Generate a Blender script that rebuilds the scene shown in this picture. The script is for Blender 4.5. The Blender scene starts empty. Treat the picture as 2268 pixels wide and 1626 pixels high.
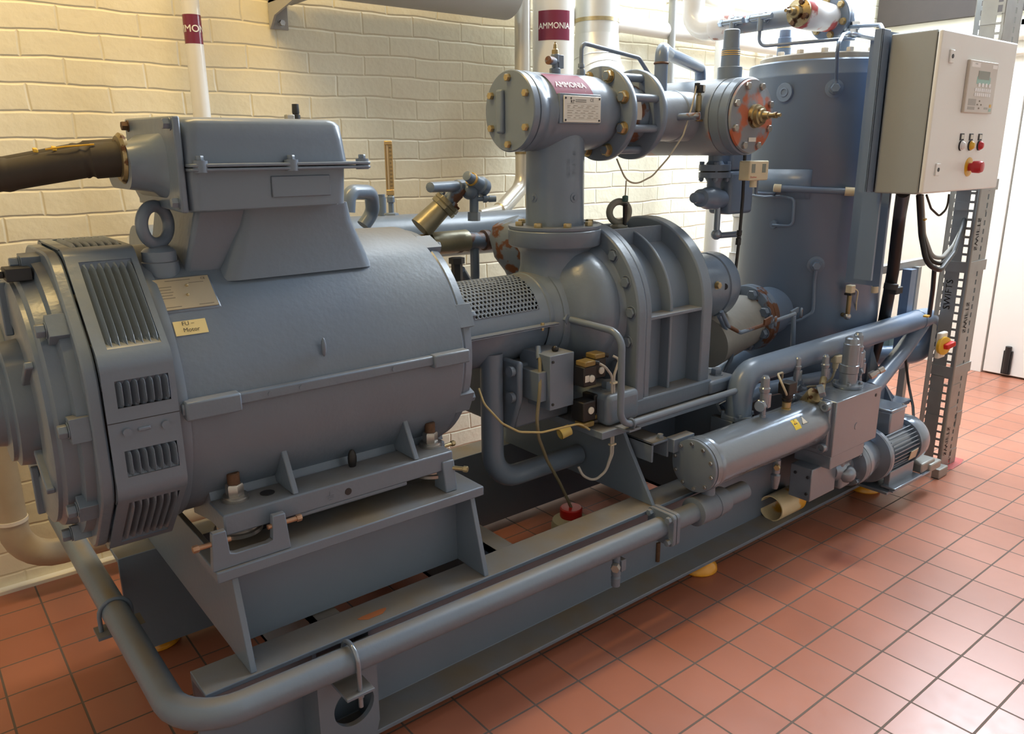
import bpy, bmesh, math, random
from mathutils import Vector as V, Matrix, noise
random.seed(7)
SC = bpy.context.scene
COL = SC.collection
PI = math.pi
T = 0.155            # floor tile pitch

# ------------------------------------------------------------------ camera
cd = bpy.data.cameras.new('camera'); cam = bpy.data.objects.new('camera', cd); COL.objects.link(cam)
_yaw, _pit, _rol = 0.6755099465575901, 0.26866419873973835, -0.007555606959647964
_f = V((math.sin(_yaw)*math.cos(_pit), math.cos(_yaw)*math.cos(_pit), -math.sin(_pit)))
_r0 = V((math.cos(_yaw), -math.sin(_yaw), 0)); _u0 = _r0.cross(_f)
_r = _r0*math.cos(_rol) + _u0*math.sin(_rol); _u = _u0*math.cos(_rol) - _r0*math.sin(_rol)
CAM = V((-10.40424686921943*T, -7.665276483823253*T, 9.122968009797937*T))
cam.matrix_world = Matrix(((_r.x, _u.x, -_f.x, CAM.x), (_r.y, _u.y, -_f.y, CAM.y), (_r.z, _u.z, -_f.z, CAM.z), (0, 0, 0, 1)))
cd.sensor_fit = 'HORIZONTAL'; cd.sensor_width = 36; cd.lens = 1739.5224098424965/2268*36
cd.clip_start = 0.02; cd.clip_end = 60
SC.camera = cam

# ------------------------------------------------------------------ light and exposure
w = bpy.data.worlds.new('world'); SC.world = w; w.use_nodes = True
w.node_tree.nodes['Background'].inputs[0].default_value = (0.75, 0.85, 1.0, 1)
w.node_tree.nodes['Background'].inputs[1].default_value = 0.35
SC.view_settings.view_transform = 'Standard'; SC.view_settings.look = 'None'
SC.view_settings.gamma = 1.0; SC.view_settings.use_curve_mapping = False
SC.view_settings.exposure = 0.2

def area(name, loc, target, sx, sy, power, color, spread=180):
    l = bpy.data.lights.new(name, 'AREA'); l.shape = 'RECTANGLE'; l.size = sx; l.size_y = sy
    l.energy = power; l.color = color; l.spread = math.radians(spread)
    o = bpy.data.objects.new(name, l); COL.objects.link(o); o.location = loc
    o.rotation_euler = (V(target) - V(loc)).to_track_quat('-Z', 'Y').to_euler()
    return o
DAY = (0.80, 0.90, 1.0)
area('daylight_back_window', (1.75, 1.62, 3.0), (1.75, 0.2, 1.6), 2.9, 1.1, 90, DAY)
area('daylight_side_window', (3.80, 0.3, 2.80), (1.2, 0.7, 1.0), 1.0, 2.2, 250, DAY)
area('daylight_rooflight', (2.2, 0.75, 3.50), (2.2, 0.75, 0), 1.5, 1.2, 110, DAY)
area('daylight_front_window', (0.9, -3.35, 2.4), (0.3, 0.0, 0.8), 3.4, 1.5, 4, (0.88, 0.93, 1.0))
area('batten_light', (-1.15, 0.80, 3.22), (-1.15, 0.95, 0), 1.4, 0.18, 33, (1.0, 0.68, 0.25))

# ------------------------------------------------------------------ materials
def nt(m):
    m.use_nodes = True; n = m.node_tree.nodes; n.clear()
    out = n.new('ShaderNodeOutputMaterial'); b = n.new('ShaderNodeBsdfPrincipled')
    m.node_tree.links.new(b.outputs[0], out.inputs[0]); return n, m.node_tree.links, b
def mat(name, col, rough=0.5, metal=0.0, var=0.12, vs=6, bump=0.0, bs=60, stain=None, ss=5, sa=0.62, coat=0.0, dust=0.0, trans=0.0, spec=0.5):
    m = bpy.data.materials.new(name); n, L, b = nt(m)
    b.inputs['Roughness'].default_value = rough; b.inputs['Metallic'].default_value = metal
    b.inputs['Coat Weight'].default_value = coat; b.inputs['Transmission Weight'].default_value = trans
    b.inputs['Specular IOR Level'].default_value = spec
    geo = n.new('ShaderNodeNewGeometry')
    ns = n.new('ShaderNodeTexNoise'); ns.inputs['Scale'].default_value = vs; ns.inputs['Detail'].default_value = 5
    L.new(geo.outputs['Position'], ns.inputs['Vector'])
    mx = n.new('ShaderNodeMix'); mx.data_type = 'RGBA'
    c = V(col[:3])
    mx.inputs['A'].default_value = (*(c*(1-var)), 1); mx.inputs['B'].default_value = (*[min(1, x) for x in c*(1+var)], 1)
    L.new(ns.outputs['Fac'], mx.inputs['Factor']); last = mx.outputs['Result']
    if stain:
        s = n.new('ShaderNodeTexNoise'); s.inputs['Scale'].default_value = ss; s.inputs['Detail'].default_value = 6
        L.new(geo.outputs['Position'], s.inputs['Vector'])
        r = n.new('ShaderNodeValToRGB'); r.color_ramp.elements[0].position = sa; r.color_ramp.elements[1].position = sa+0.05
        L.new(s.outputs['Fac'], r.inputs[0])
        m2 = n.new('ShaderNodeMix'); m2.data_type = 'RGBA'; m2.inputs['B'].default_value = (*stain, 1)
        L.new(r.outputs[0], m2.inputs['Factor']); L.new(last, m2.inputs['A']); last = m2.outputs['Result']
    if dust > 0:                                   # settled dust lying on upward surfaces
        sx = n.new('ShaderNodeSeparateXYZ'); L.new(geo.outputs['Normal'], sx.inputs[0])
        s = n.new('ShaderNodeTexNoise'); s.inputs['Scale'].default_value = 7; L.new(geo.outputs['Position'], s.inputs['Vector'])
        mr = n.new('ShaderNodeMapRange'); mr.inputs[1].default_value = 0.82; mr.inputs[2].default_value = 1.0
        L.new(sx.outputs['Z'], mr.inputs[0])
        mu = n.new('ShaderNodeMath'); mu.operation = 'MULTIPLY'; L.new(mr.outputs[0], mu.inputs[0]); L.new(s.outputs['Fac'], mu.inputs[1])
        m3 = n.new('ShaderNodeMath'); m3.operation = 'MULTIPLY'; L.new(mu.outputs[0], m3.inputs[0]); m3.inputs[1].default_value = dust*1.8; m3.use_clamp = True
        m2 = n.new('ShaderNodeMix'); m2.data_type = 'RGBA'; m2.inputs['B'].default_value = (0.20, 0.165, 0.115, 1)
        L.new(m3.outputs[0], m2.inputs['Factor']); L.new(last, m2.inputs['A']); last = m2.outputs['Result']
        ra = n.new('ShaderNodeMapRange'); ra.inputs[3].default_value = rough; ra.inputs[4].default_value = 0.85
        L.new(m3.outputs[0], ra.inputs[0]); L.new(ra.outputs[0], b.inputs['Roughness'])
    L.new(last, b.inputs['Base Color'])
    if bump > 0:
        nb = n.new('ShaderNodeTexNoise'); nb.inputs['Scale'].default_value = bs; nb.inputs['Detail'].default_value = 3
        L.new(geo.outputs['Position'], nb.inputs['Vector'])
        bp = n.new('ShaderNodeBump'); bp.inputs['Strength'].default_value = bump; bp.inputs['Distance'].default_value = 0.002
        L.new(nb.outputs['Fac'], bp.inputs['Height']); L.new(bp.outputs[0], b.inputs['Normal'])
    return m
BASE = (0.150, 0.196, 0.258)
M = {}
M['paint'] = mat('blue_grey_paint', BASE, 0.29, var=0.10, vs=3, bump=0.25, bs=45, dust=0.35)
M['cast'] = mat('blue_grey_cast', (0.145, 0.189, 0.247), 0.30, var=0.12, vs=5, bump=0.30, bs=75, dust=0.5)
M['frame'] = mat('skid_paint', (0.150, 0.196, 0.258), 0.36, var=0.12, vs=4, bump=0.2, bs=70, dust=0.75)
M['vessel'] = mat('vessel_paint', (0.145, 0.200, 0.285), 0.30, var=0.08, vs=2, bump=0.15, bs=50)
M['silver'] = mat('grey_gloss_paint', (0.25, 0.30, 0.365), 0.20, metal=0.5, var=0.06, bump=0.15, bs=90)
M['rusty'] = mat('paint_with_rust', BASE, 0.5, stain=(0.13, 0.05, 0.02), ss=16, sa=0.52, bump=0.4, bs=80)
M['primer'] = mat('paint_with_red_primer', (0.22, 0.25, 0.28), 0.45, stain=(0.42, 0.115, 0.05), ss=7, sa=0.485, bump=0.3, bs=60)
M['primer2'] = mat('paint_with_primer_edges', (0.20, 0.235, 0.275), 0.42, stain=(0.36, 0.10, 0.05), ss=5, sa=0.60, bump=0.3, bs=60)
M['dark'] = mat('dark_steel', (0.02, 0.022, 0.026), 0.5)
M['black'] = mat('black_plastic', (0.012, 0.012, 0.013), 0.45)
M['rubber'] = mat('black_rubber_cable', (0.035, 0.028, 0.020), 0.7, var=0.3, vs=30)
M['brass'] = mat('zinc_yellow_steel', (0.44, 0.36, 0.20), 0.38, metal=0.75, var=0.25, vs=40)
M['brassd'] = mat('old_brass', (0.30, 0.24, 0.13), 0.4, metal=0.8, var=0.35, vs=30, stain=(0.10, 0.045, 0.02), ss=40, sa=0.55)
M['steel'] = mat('plain_steel', (0.46, 0.45, 0.43), 0.32, metal=0.9, var=0.15, vs=50)
M['galv'] = mat('galvanised_steel', (0.34, 0.34, 0.32), 0.45, metal=0.55, var=0.2, vs=14)
M['rust'] = mat('rusted_thread', (0.13, 0.075, 0.045), 0.7, metal=0.4, var=0.4, vs=90)
M['white'] = mat('white_gloss_pipe', (0.72, 0.72, 0.70), 0.22, var=0.03)
M['wpipe'] = mat('cream_wall_pipe', (0.74, 0.70, 0.62), 0.4, var=0.05)
M['alu'] = mat('aluminium_cladding', (0.66, 0.66, 0.63), 0.36, metal=0.45, var=0.05, bump=0.1, bs=12)
M['silverpipe'] = mat('silver_painted_pipe', (0.58, 0.56, 0.50), 0.30, metal=0.55, var=0.06)
M['duct'] = mat('grey_duct_paint', (0.40, 0.385, 0.35), 0.5, var=0.06)
M['label'] = mat('maroon_sticker', (0.175, 0.018, 0.050), 0.25, var=0.05)
M['labelw'] = mat('worn_maroon_sticker', (0.19, 0.022, 0.050), 0.55, var=0.1, stain=(0.40, 0.30, 0.32), ss=70, sa=0.70, spec=0.3)
M['ltext'] = mat('white_lettering', (0.85, 0.83, 0.80), 0.4, var=0.02)
M['plate'] = mat('beige_nameplate', (0.52, 0.46, 0.33), 0.35, metal=0.3, var=0.05)
M['plateW'] = mat('white_nameplate', (0.66, 0.65, 0.58), 0.4, var=0.04)
M['paperY'] = mat('yellow_paper_label', (0.72, 0.60, 0.28), 0.6, var=0.04)
M['ink'] = mat('black_ink', (0.03, 0.03, 0.03), 0.6)
M['inkg'] = mat('grey_print', (0.25, 0.22, 0.17), 0.6)
M['cab'] = mat('cabinet_shaded_paint', (0.31, 0.34, 0.34), 0.42, var=0.02, bump=0.12, bs=260)  # side darkened in the colour so it reads as the shaded face
M['cabd'] = mat('cabinet_lit_paint', (0.82, 0.83, 0.80), 0.40, var=0.015, bump=0.08, bs=260)  # door face brightened in the colour, where the front light is weak
M['ledge'] = mat('keypad_bezel', (0.60, 0.55, 0.47), 0.4)
M['key'] = mat('white_keys', (0.80, 0.80, 0.80), 0.3)
M['lcd'] = mat('lcd_glass', (0.22, 0.25, 0.22), 0.15)
M['teal'] = mat('teal_print', (0.30, 0.52, 0.46), 0.4)
M['red'] = mat('red_plastic', (0.50, 0.02, 0.03), 0.3)
M['redp'] = mat('bright_red_cap', (0.62, 0.02, 0.015), 0.35)
M['yel'] = mat('yellow_plastic', (0.72, 0.42, 0.03), 0.35)
M['pad'] = mat('amber_rubber_pad', (0.72, 0.33, 0.012), 0.28, var=0.08, coat=0.3)
M['padw'] = mat('cream_rubber_pad', (0.74, 0.66, 0.42), 0.3, var=0.1, stain=(0.75, 0.40, 0.03), ss=6, sa=0.55)
M['beige'] = mat('beige_plastic', (0.62, 0.55, 0.38), 0.45, var=0.05)
M['cream'] = mat('cream_cable', (0.42, 0.37, 0.26), 0.5, var=0.1)
M['bottle'] = mat('yellowed_polythene', (0.55, 0.50, 0.30), 0.4, var=0.08)
M['door'] = mat('door_paint', (0.78, 0.74, 0.68), 0.45, var=0.02)
M['wood'] = mat('dark_brown_timber', (0.022, 0.014, 0.011), 0.6, var=0.3, vs=12)
M['lagging'] = mat('white_wrapped_lagging', (0.60, 0.60, 0.60), 0.6, var=0.06, bump=0.5, bs=25)
M['gold'] = mat('gilt_thermometer_case', (0.60, 0.40, 0.17), 0.3, metal=0.7, var=0.1)
M['glassy'] = mat('thermometer_glass', (0.55, 0.45, 0.30), 0.08, var=0.02)
M['ceil'] = mat('ceiling_paint', (0.72, 0.71, 0.68), 0.7)
M['plain'] = mat('plain_wall_paint', (0.74, 0.71, 0.62), 0.6)
M['greenrope'] = mat('dark_green_fitting', (0.03, 0.09, 0.08), 0.5)

def brick_mat():
    m = bpy.data.materials.new('painted_brick'); n, L, b = nt(m)
    geo = n.new('ShaderNodeNewGeometry'); sep = n.new('ShaderNodeSeparateXYZ'); L.new(geo.outputs['Position'], sep.inputs[0])
    # slow warp of the courses, as hand laid bricks
    nz = n.new('ShaderNodeTexNoise'); nz.inputs['Scale'].default_value = 3.5; nz.inputs['Detail'].default_value = 3
    L.new(geo.outputs['Position'], nz.inputs['Vector'])
    sub = n.new('ShaderNodeVectorMath'); sub.operation = 'SUBTRACT'; L.new(nz.outputs['Color'], sub.inputs[0]); sub.inputs[1].default_value = (0.5, 0.5, 0.5)
    sc = n.new('ShaderNodeVectorMath'); sc.operation = 'SCALE'; sc.inputs['Scale'].default_value = 0.030; L.new(sub.outputs[0], sc.inputs[0])
    ad = n.new('ShaderNodeMath'); ad.operation = 'ADD'; L.new(sep.outputs['X'], ad.inputs[0]); L.new(sep.outputs['Y'], ad.inputs[1])
    cb = n.new('ShaderNodeCombineXYZ'); L.new(ad.outputs[0], cb.inputs[0]); L.new(sep.outputs['Z'], cb.inputs[1])
    va = n.new('ShaderNodeVectorMath'); va.operation = 'ADD'; L.new(cb.outputs[0], va.inputs[0]); L.new(sc.outputs[0], va.inputs[1])
    of = n.new('ShaderNodeVectorMath'); of.operation = 'ADD'; L.new(va.outputs[0], of.inputs[0]); of.inputs[1].default_value = (0.04, 0.029, 0)
    br = n.new('ShaderNodeTexBrick'); L.new(of.outputs[0], br.inputs['Vector'])
    br.inputs['Scale'].default_value = 1; br.inputs['Brick Width'].default_value = 0.233; br.inputs['Row Height'].default_value = 0.0785
    br.inputs['Mortar Size'].default_value = 0.0065; br.inputs['Mortar Smooth'].default_value = 1.0; br.offset = 0.5
    n2 = n.new('ShaderNodeTexNoise'); n2.inputs['Scale'].default_value = 30; n2.inputs['Detail'].default_value = 6; L.new(geo.outputs['Position'], n2.inputs['Vector'])
    n3 = n.new('ShaderNodeTexNoise'); n3.inputs['Scale'].default_value = 1.1; n3.inputs['Detail'].default_value = 3; L.new(geo.outputs['Position'], n3.inputs['Vector'])
    vo = n.new('ShaderNodeTexVoronoi'); vo.inputs['Scale'].default_value = 9; L.new(geo.outputs['Position'], vo.inputs['Vector'])
    inv = n.new('ShaderNodeMath'); inv.operation = 'SUBTRACT'; inv.inputs[0].default_value = 1; L.new(br.outputs['Fac'], inv.inputs[1])
    h = n.new('ShaderNodeMath'); h.operation = 'MULTIPLY_ADD'; L.new(n2.outputs['Fac'], h.inputs[0]); h.inputs[1].default_value = 0.9; L.new(inv.outputs[0], h.inputs[2])
    bp = n.new('ShaderNodeBump'); bp.inputs['Strength'].default_value = 0.55; bp.inputs['Distance'].default_value = 0.005
    L.new(h.outputs[0], bp.inputs['Height']); L.new(bp.outputs[0], b.inputs['Normal'])
    mx = n.new('ShaderNodeMix'); mx.data_type = 'RGBA'; L.new(n3.outputs['Fac'], mx.inputs['Factor'])
    mx.inputs['A'].default_value = (0.79, 0.725, 0.53, 1); mx.inputs['B'].default_value = (0.82, 0.77, 0.60, 1)
    m2 = n.new('ShaderNodeMix'); m2.data_type = 'RGBA'; L.new(br.outputs['Fac'], m2.inputs['Factor']); L.new(mx.outputs['Result'], m2.inputs['A'])
    m2.inputs['B'].default_value = (0.77, 0.705, 0.51, 1); L.new(m2.outputs['Result'], b.inputs['Base Color'])
    b.inputs['Roughness'].default_value = 0.42
    return m
M['brick'] = brick_mat()

def tile_mat():
    m = bpy.data.materials.new('quarry_tiles'); n, L, b = nt(m)
    geo = n.new('ShaderNodeNewGeometry'); sep = n.new('ShaderNodeSeparateXYZ'); L.new(geo.outputs['Position'], sep.inputs[0])
    cb = n.new('ShaderNodeCombineXYZ'); L.new(sep.outputs['X'], cb.inputs[0]); L.new(sep.outputs['Y'], cb.inputs[1])
    of = n.new('ShaderNodeVectorMath'); of.operation = 'ADD'; L.new(cb.outputs[0], of.inputs[0]); of.inputs[1].default_value = (T*40, T*40, 0)
    br = n.new('ShaderNodeTexBrick'); L.new(of.outputs[0], br.inputs['Vector']); br.offset = 0.0; br.squash = 1
    br.inputs['Scale'].default_value = 1; br.inputs['Brick Width'].default_value = T; br.inputs['Row Height'].default_value = T
    br.inputs['Mortar Size'].default_value = 0.0032; br.inputs['Mortar Smooth'].default_value = 0.3
    br.inputs['Color1'].default_value = (0.33, 0.120, 0.070, 1); br.inputs['Color2'].default_value = (0.38, 0.15, 0.095, 1)
    br.inputs['Mortar'].default_value = (0.115, 0.085, 0.07, 1)
    n1 = n.new('ShaderNodeTexNoise'); n1.inputs['Scale'].default_value = 2.2; n1.inputs['Detail'].default_value = 6; L.new(geo.outputs['Position'], n1.inputs['Vector'])
    n2 = n.new('ShaderNodeTexNoise'); n2.inputs['Scale'].default_value = 26; n2.inputs['Detail'].default_value = 6; L.new(geo.outputs['Position'], n2.inputs['Vector'])
    hs = n.new('ShaderNodeHueSaturation'); L.new(br.outputs['Color'], hs.inputs['Color'])
    mr = n.new('ShaderNodeMapRange'); mr.inputs[3].default_value = 0.72; mr.inputs[4].default_value = 1.28; L.new(n1.outputs['Fac'], mr.inputs[0]); L.new(mr.outputs[0], hs.inputs['Value'])
    # a wiped wet / oily patch beside the skid
    dist = n.new('ShaderNodeVectorMath'); dist.operation = 'DISTANCE'
    mp = n.new('ShaderNodeVectorMath'); mp.operation = 'MULTIPLY'; L.new(geo.outputs['Position'], mp.inputs[0]); mp.inputs[1].default_value = (1, 1.3, 1)
    L.new(mp.outputs[0], dist.inputs[0]); dist.inputs[1].default_value = (0.86, 0.05, 0)
    wv = n.new('ShaderNodeMath'); wv.operation = 'MULTIPLY_ADD'; L.new(n1.outputs['Fac'], wv.inputs[0]); wv.inputs[1].default_value = 0.55; L.new(dist.outputs['Value'], wv.inputs[2])
    wr = n.new('ShaderNodeMapRange'); wr.inputs[1].default_value = 0.30; wr.inputs[2].default_value = 0.40; wr.inputs[3].default_value = 0.75; wr.inputs[4].default_value = 0; L.new(wv.outputs[0], wr.inputs[0])
    wm = n.new('ShaderNodeMix'); wm.data_type = 'RGBA'; L.new(wr.outputs[0], wm.inputs['Factor']); L.new(hs.outputs[0], wm.inputs['A']); wm.inputs['B'].default_value = (0.17, 0.040, 0.018, 1)
    # bare sanded film of dust
    L.new(wm.outputs['Result'], b.inputs['Base Color'])
    rr = n.new('ShaderNodeMapRange'); rr.inputs[3].default_value = 0.27; rr.inputs[4].default_value = 0.40; L.new(n2.outputs['Fac'], rr.inputs[0])
    ro = n.new('ShaderNodeMath'); ro.operation = 'MAXIMUM'; L.new(rr.outputs[0], ro.inputs[0])
    gm = n.new('ShaderNodeMath'); gm.operation = 'MULTIPLY'; gm.inputs[1].default_value = 0.8; L.new(br.outputs['Fac'], gm.inputs[0]); L.new(gm.outputs[0], ro.inputs[1])
    L.new(ro.outputs[0], b.inputs['Roughness'])
    inv = n.new('ShaderNodeMath'); inv.operation = 'SUBTRACT'; inv.inputs[0].default_value = 1; L.new(br.outputs['Fac'], inv.inputs[1])
    h = n.new('ShaderNodeMath'); h.operation = 'MULTIPLY_ADD'; L.new(n2.outputs['Fac'], h.inputs[0]); h.inputs[1].default_value = 0.03; L.new(inv.outputs[0], h.inputs[2])
    bp = n.new('ShaderNodeBump'); bp.inputs['Strength'].default_value = 0.5; bp.inputs['Distance'].default_value = 0.003
    L.new(h.outputs[0], bp.inputs['Height']); L.new(bp.outputs[0], b.inputs['Normal'])
    return m
M['tile'] = tile_mat()

# ------------------------------------------------------------------ modelling helpers
def frame(d):
    d = V(d).normalized(); a = V((0, 0, 1)) if abs(d.z) < 0.9 else V((1, 0, 0))
    x = d.cross(a).normalized(); return x, d.cross(x).normalized(), d
def fillet(pts, rad, seg=7):
    pts = [V(p) for p in pts]; out = [pts[0]]
    for i in range(1, len(pts)-1):
        a, p, b = pts[i-1], pts[i], pts[i+1]; d1 = (a-p); d2 = (b-p); l1, l2 = d1.length, d2.length
        if l1 < 1e-6 or l2 < 1e-6: continue
        d1 /= l1; d2 /= l2; ang = d1.angle(d2)
        if ang > PI-0.02: out.append(p); continue
        t = min(rad/math.tan(ang/2), l1*0.49, l2*0.49); r = t*math.tan(ang/2)
        s, e = p+d1*t, p+d2*t; c = p+(d1+d2).normalized()*(r/math.sin(ang/2))
        for k in range(seg+1):
            f = k/seg; va, ve = s-c, e-c; th = va.angle(ve, 0); out.append(c+((va*math.sin((1-f)*th)+ve*math.sin(f*th))/math.sin(th) if th > 1e-4 else va))
    out.append(pts[-1]); return out
class G:
    def __init__(s): s.bm = bmesh.new()
    def _face(s, vs):
        try: s.bm.faces.new(vs)
        except ValueError: pass
    def box(s, a, b):
        x0, y0, z0 = [min(p, q) for p, q in zip(a, b)]; x1, y1, z1 = [max(p, q) for p, q in zip(a, b)]
        v = [s.bm.verts.new(p) for p in ((x0,y0,z0),(x1,y0,z0),(x1,y1,z0),(x0,y1,z0),(x0,y0,z1),(x1,y0,z1),(x1,y1,z1),(x0,y1,z1))]
        for f in ((0,3,2,1),(4,5,6,7),(0,1,5,4),(1,2,6,5),(2,3,7,6),(3,0,4,7)): s._face([v[i] for i in f])
        return s
    def obox(s, c, X, Y, Z, sx, sy, sz):
        c = V(c); X = V(X).normalized()*sx/2; Y = V(Y).normalized()*sy/2; Z = V(Z).normalized()*sz/2
        v = [s.bm.verts.new(c+i*X+j*Y+k*Z) for i, j, k in ((-1,-1,-1),(1,-1,-1),(1,1,-1),(-1,1,-1),(-1,-1,1),(1,-1,1),(1,1,1),(-1,1,1))]
        for f in ((0,3,2,1),(4,5,6,7),(0,1,5,4),(1,2,6,5),(2,3,7,6),(3,0,4,7)): s._face([v[i] for i in f])
        return s
    def lathe(s, o, d, prof, n=40, cap=True):
        o = V(o); x, y, d = frame(d); rings = []
        for t, r in prof:
            rings.append([s.bm.verts.new(o+d*t+x*(r*math.cos(2*PI*k/n))+y*(r*math.sin(2*PI*k/n))) for k in range(n)])
        for a, b in zip(rings, rings[1:]):
            for k in range(n): s._face((a[k], a[(k+1) % n], b[(k+1) % n], b[k]))
        if cap: s._face(rings[0][::-1]); s._face(rings[-1])
        return s
    def cyl(s, p0, p1, r, r2=None, n=32, cap=True):
        p0, p1 = V(p0), V(p1); return s.lathe(p0, p1-p0, [(0, r), ((p1-p0).length, r if r2 is None else r2)], n, cap)
    def tube(s, pts, r, bend=None, n=16, cap=True, close=False):
        P = fillet(pts, bend) if bend else [V(p) for p in pts]
        Q = [P[0]]
        for p in P[1:]:
            if (p-Q[-1]).length > 1e-5: Q.append(p)
        P = Q; rings = []; t0 = (P[1]-P[0]).normalized(); x, y, _ = frame(t0); N = len(P)
        for i, p in enumerate(P):
            t = (P[min(i+1, N-1)]-P[max(i-1, 0)]).normalized()
            if close: t = (P[(i+1) % N]-P[i-1]).normalized()
            x = (x-t*x.dot(t)).normalized(); y = t.cross(x)
            rr = r(i/(N-1)) if callable(r) else r
            rings.append([s.bm.verts.new(p+x*(rr*math.cos(2*PI*k/n))+y*(rr*math.sin(2*PI*k/n))) for k in range(n)])
        pr = list(zip(rings, rings[1:])) + ([(rings[-1], rings[0])] if close else [])
        for a, b in pr:
            for k in range(n): s._face((a[k], a[(k+1) % n], b[(k+1) % n], b[k]))
        if cap and not close: s._face(rings[0][::-1]); s._face(rings[-1])
        return s
    def torus(s, c, d, R, r, n=36, m=12, flat=1.0):
        c = V(c); x, y, d = frame(d); rings = []
        for i in range(n):
            a = 2*PI*i/n; e = x*math.cos(a)+y*math.sin(a)
            rings.append([s.bm.verts.new(c+e*(R+r*math.cos(2*PI*j/m))+d*(r*flat*math.sin(2*PI*j/m))) for j in range(m)])
        for i in range(n):
            for j in range(m): s._face((rings[i][j], rings[(i+1) % n][j], rings[(i+1) % n][(j+1) % m], rings[i][(j+1) % m]))
        return s
    def prism(s, pts, ext):
        ext = V(ext); a = [s.bm.verts.new(V(p)) for p in pts]; b = [s.bm.verts.new(V(p)+ext) for p in pts]; n = len(pts)
        s._face(a[::-1]); s._face(b)
        for i in range(n): s._face((a[i], a[(i+1) % n], b[(i+1) % n], b[i]))
        return s
    def yz(s, pts, x0, x1): return s.prism([(x0, y, z) for y, z in pts], (x1-x0, 0, 0))
    def xz(s, pts, y0, y1): return s.prism([(x, y0, z) for x, z in pts], (0, y1-y0, 0))
    def xy(s, pts, z0, z1): return s.prism([(x, y, z0) for x, y in pts], (0, 0, z1-z0))
    def ringyz(s, outer, inner, x0, x1):
        n = len(outer); R = [[s.bm.verts.new((x, y, z)) for y, z in P] for P in (outer, inner) for x in (x0, x1)]
        o0, o1, i0, i1 = R
        for k in range(n):
            j = (k+1) % n
            s._face((o0[k], o0[j], o1[j], o1[k])); s._face((i0[j], i0[k], i1[k], i1[j]))
            s._face((o0[j], o0[k], i0[k], i0[j])); s._face((o1[k], o1[j], i1[j], i1[k]))
        return s
    def sphere(s, c, r, n=20, sx=1, sy=1, sz=1):
        bmesh.ops.create_uvsphere(s.bm, u_segments=n, v_segments=n//2, radius=r, matrix=Matrix.Translation(V(c)) @ Matrix.Diagonal((sx, sy, sz, 1)))
        return s
    def hexn(s, p, d, af, h, shaft=0, sr=None, wash=True):      # hex head standing on p along d
        p = V(p); x, y, d = frame(d); r = af/math.sqrt(3)
        if wash: s.lathe(p, d, [(0, af*0.68), (h*0.14, af*0.68)], 20)
        s.lathe(p+d*h*0.14*wash, d, [(0, r*0.96), (h*0.1, r), (h*0.85, r), (h, r*0.88)], 6)
        if shaft: s.lathe(p, d, [(0, sr or af*0.32), (h+shaft, sr or af*0.32)], 16)
        return s
    def bolts(s, c, d, R, n, af, h, a0=0, shaft=0, wash=True):
        c = V(c); x, y, dd = frame(d)
        for k in range(n):
            a = a0+2*PI*k/n; s.hexn(c+x*R*math.cos(a)+y*R*math.sin(a), d, af, h, shaft, None, wash)
        return s
    def build(s, name, m, parent=None, bev=0, smooth=35, bseg=2):
        bmesh.ops.recalc_face_normals(s.bm, faces=s.bm.faces)
        off = V((0, 0, 0)); p = parent
        while p: off += p.location; p = p.parent
        if parent is None:
            vs = [v.co for v in s.bm.verts]
            lo = V([min(v[i] for v in vs) for i in range(3)]); hi = V([max(v[i] for v in vs) for i in range(3)])
            org = V(((lo.x+hi.x)/2, (lo.y+hi.y)/2, lo.z))
        else: org = V((0, 0, 0))
        for v in s.bm.verts: v.co -= off+org
        me = bpy.data.meshes.new(name); s.bm.to_mesh(me); s.bm.free()
        me.materials.append(M[m] if isinstance(m, str) else m)
        if smooth:
            me.polygons.foreach_set('use_smooth', [True]*len(me.polygons)); me.set_sharp_from_angle(angle=math.radians(smooth))
        o = bpy.data.objects.new(name, me); o.location = org; COL.objects.link(o)
        if parent: o.parent = parent
        if bev:
            b = o.modifiers.new('bevel', 'BEVEL'); b.width = bev; b.segments = bseg; b.limit_method = 'ANGLE'; b.angle_limit = math.radians(40)
            b.harden_normals = False
        return o
def at(px, py, **k):                # a point of the photo placed at a real distance (on the plane x=, y= or z=)
    d = _r*((px-1134)/1739.5224)-_u*((py-813)/1739.5224)+_f; (a, v), = k.items(); i = 'xyz'.index(a)
    return CAM+d*((v-CAM[i])/d[i])
def tag(o, label, cat, group=None):
    o['label'] = label; o['category'] = cat
    if group: o['group'] = group
    return o
def thing(name, loc, label, cat, group=None):
    o = bpy.data.objects.new(name, None); o.empty_display_size = 0.05; o.location = loc; COL.objects.link(o)
    return tag(o, label, cat, group)
def struct(o): o['kind'] = 'structure'; return o
def part_label(o, l): o['label'] = l; return o
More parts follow.
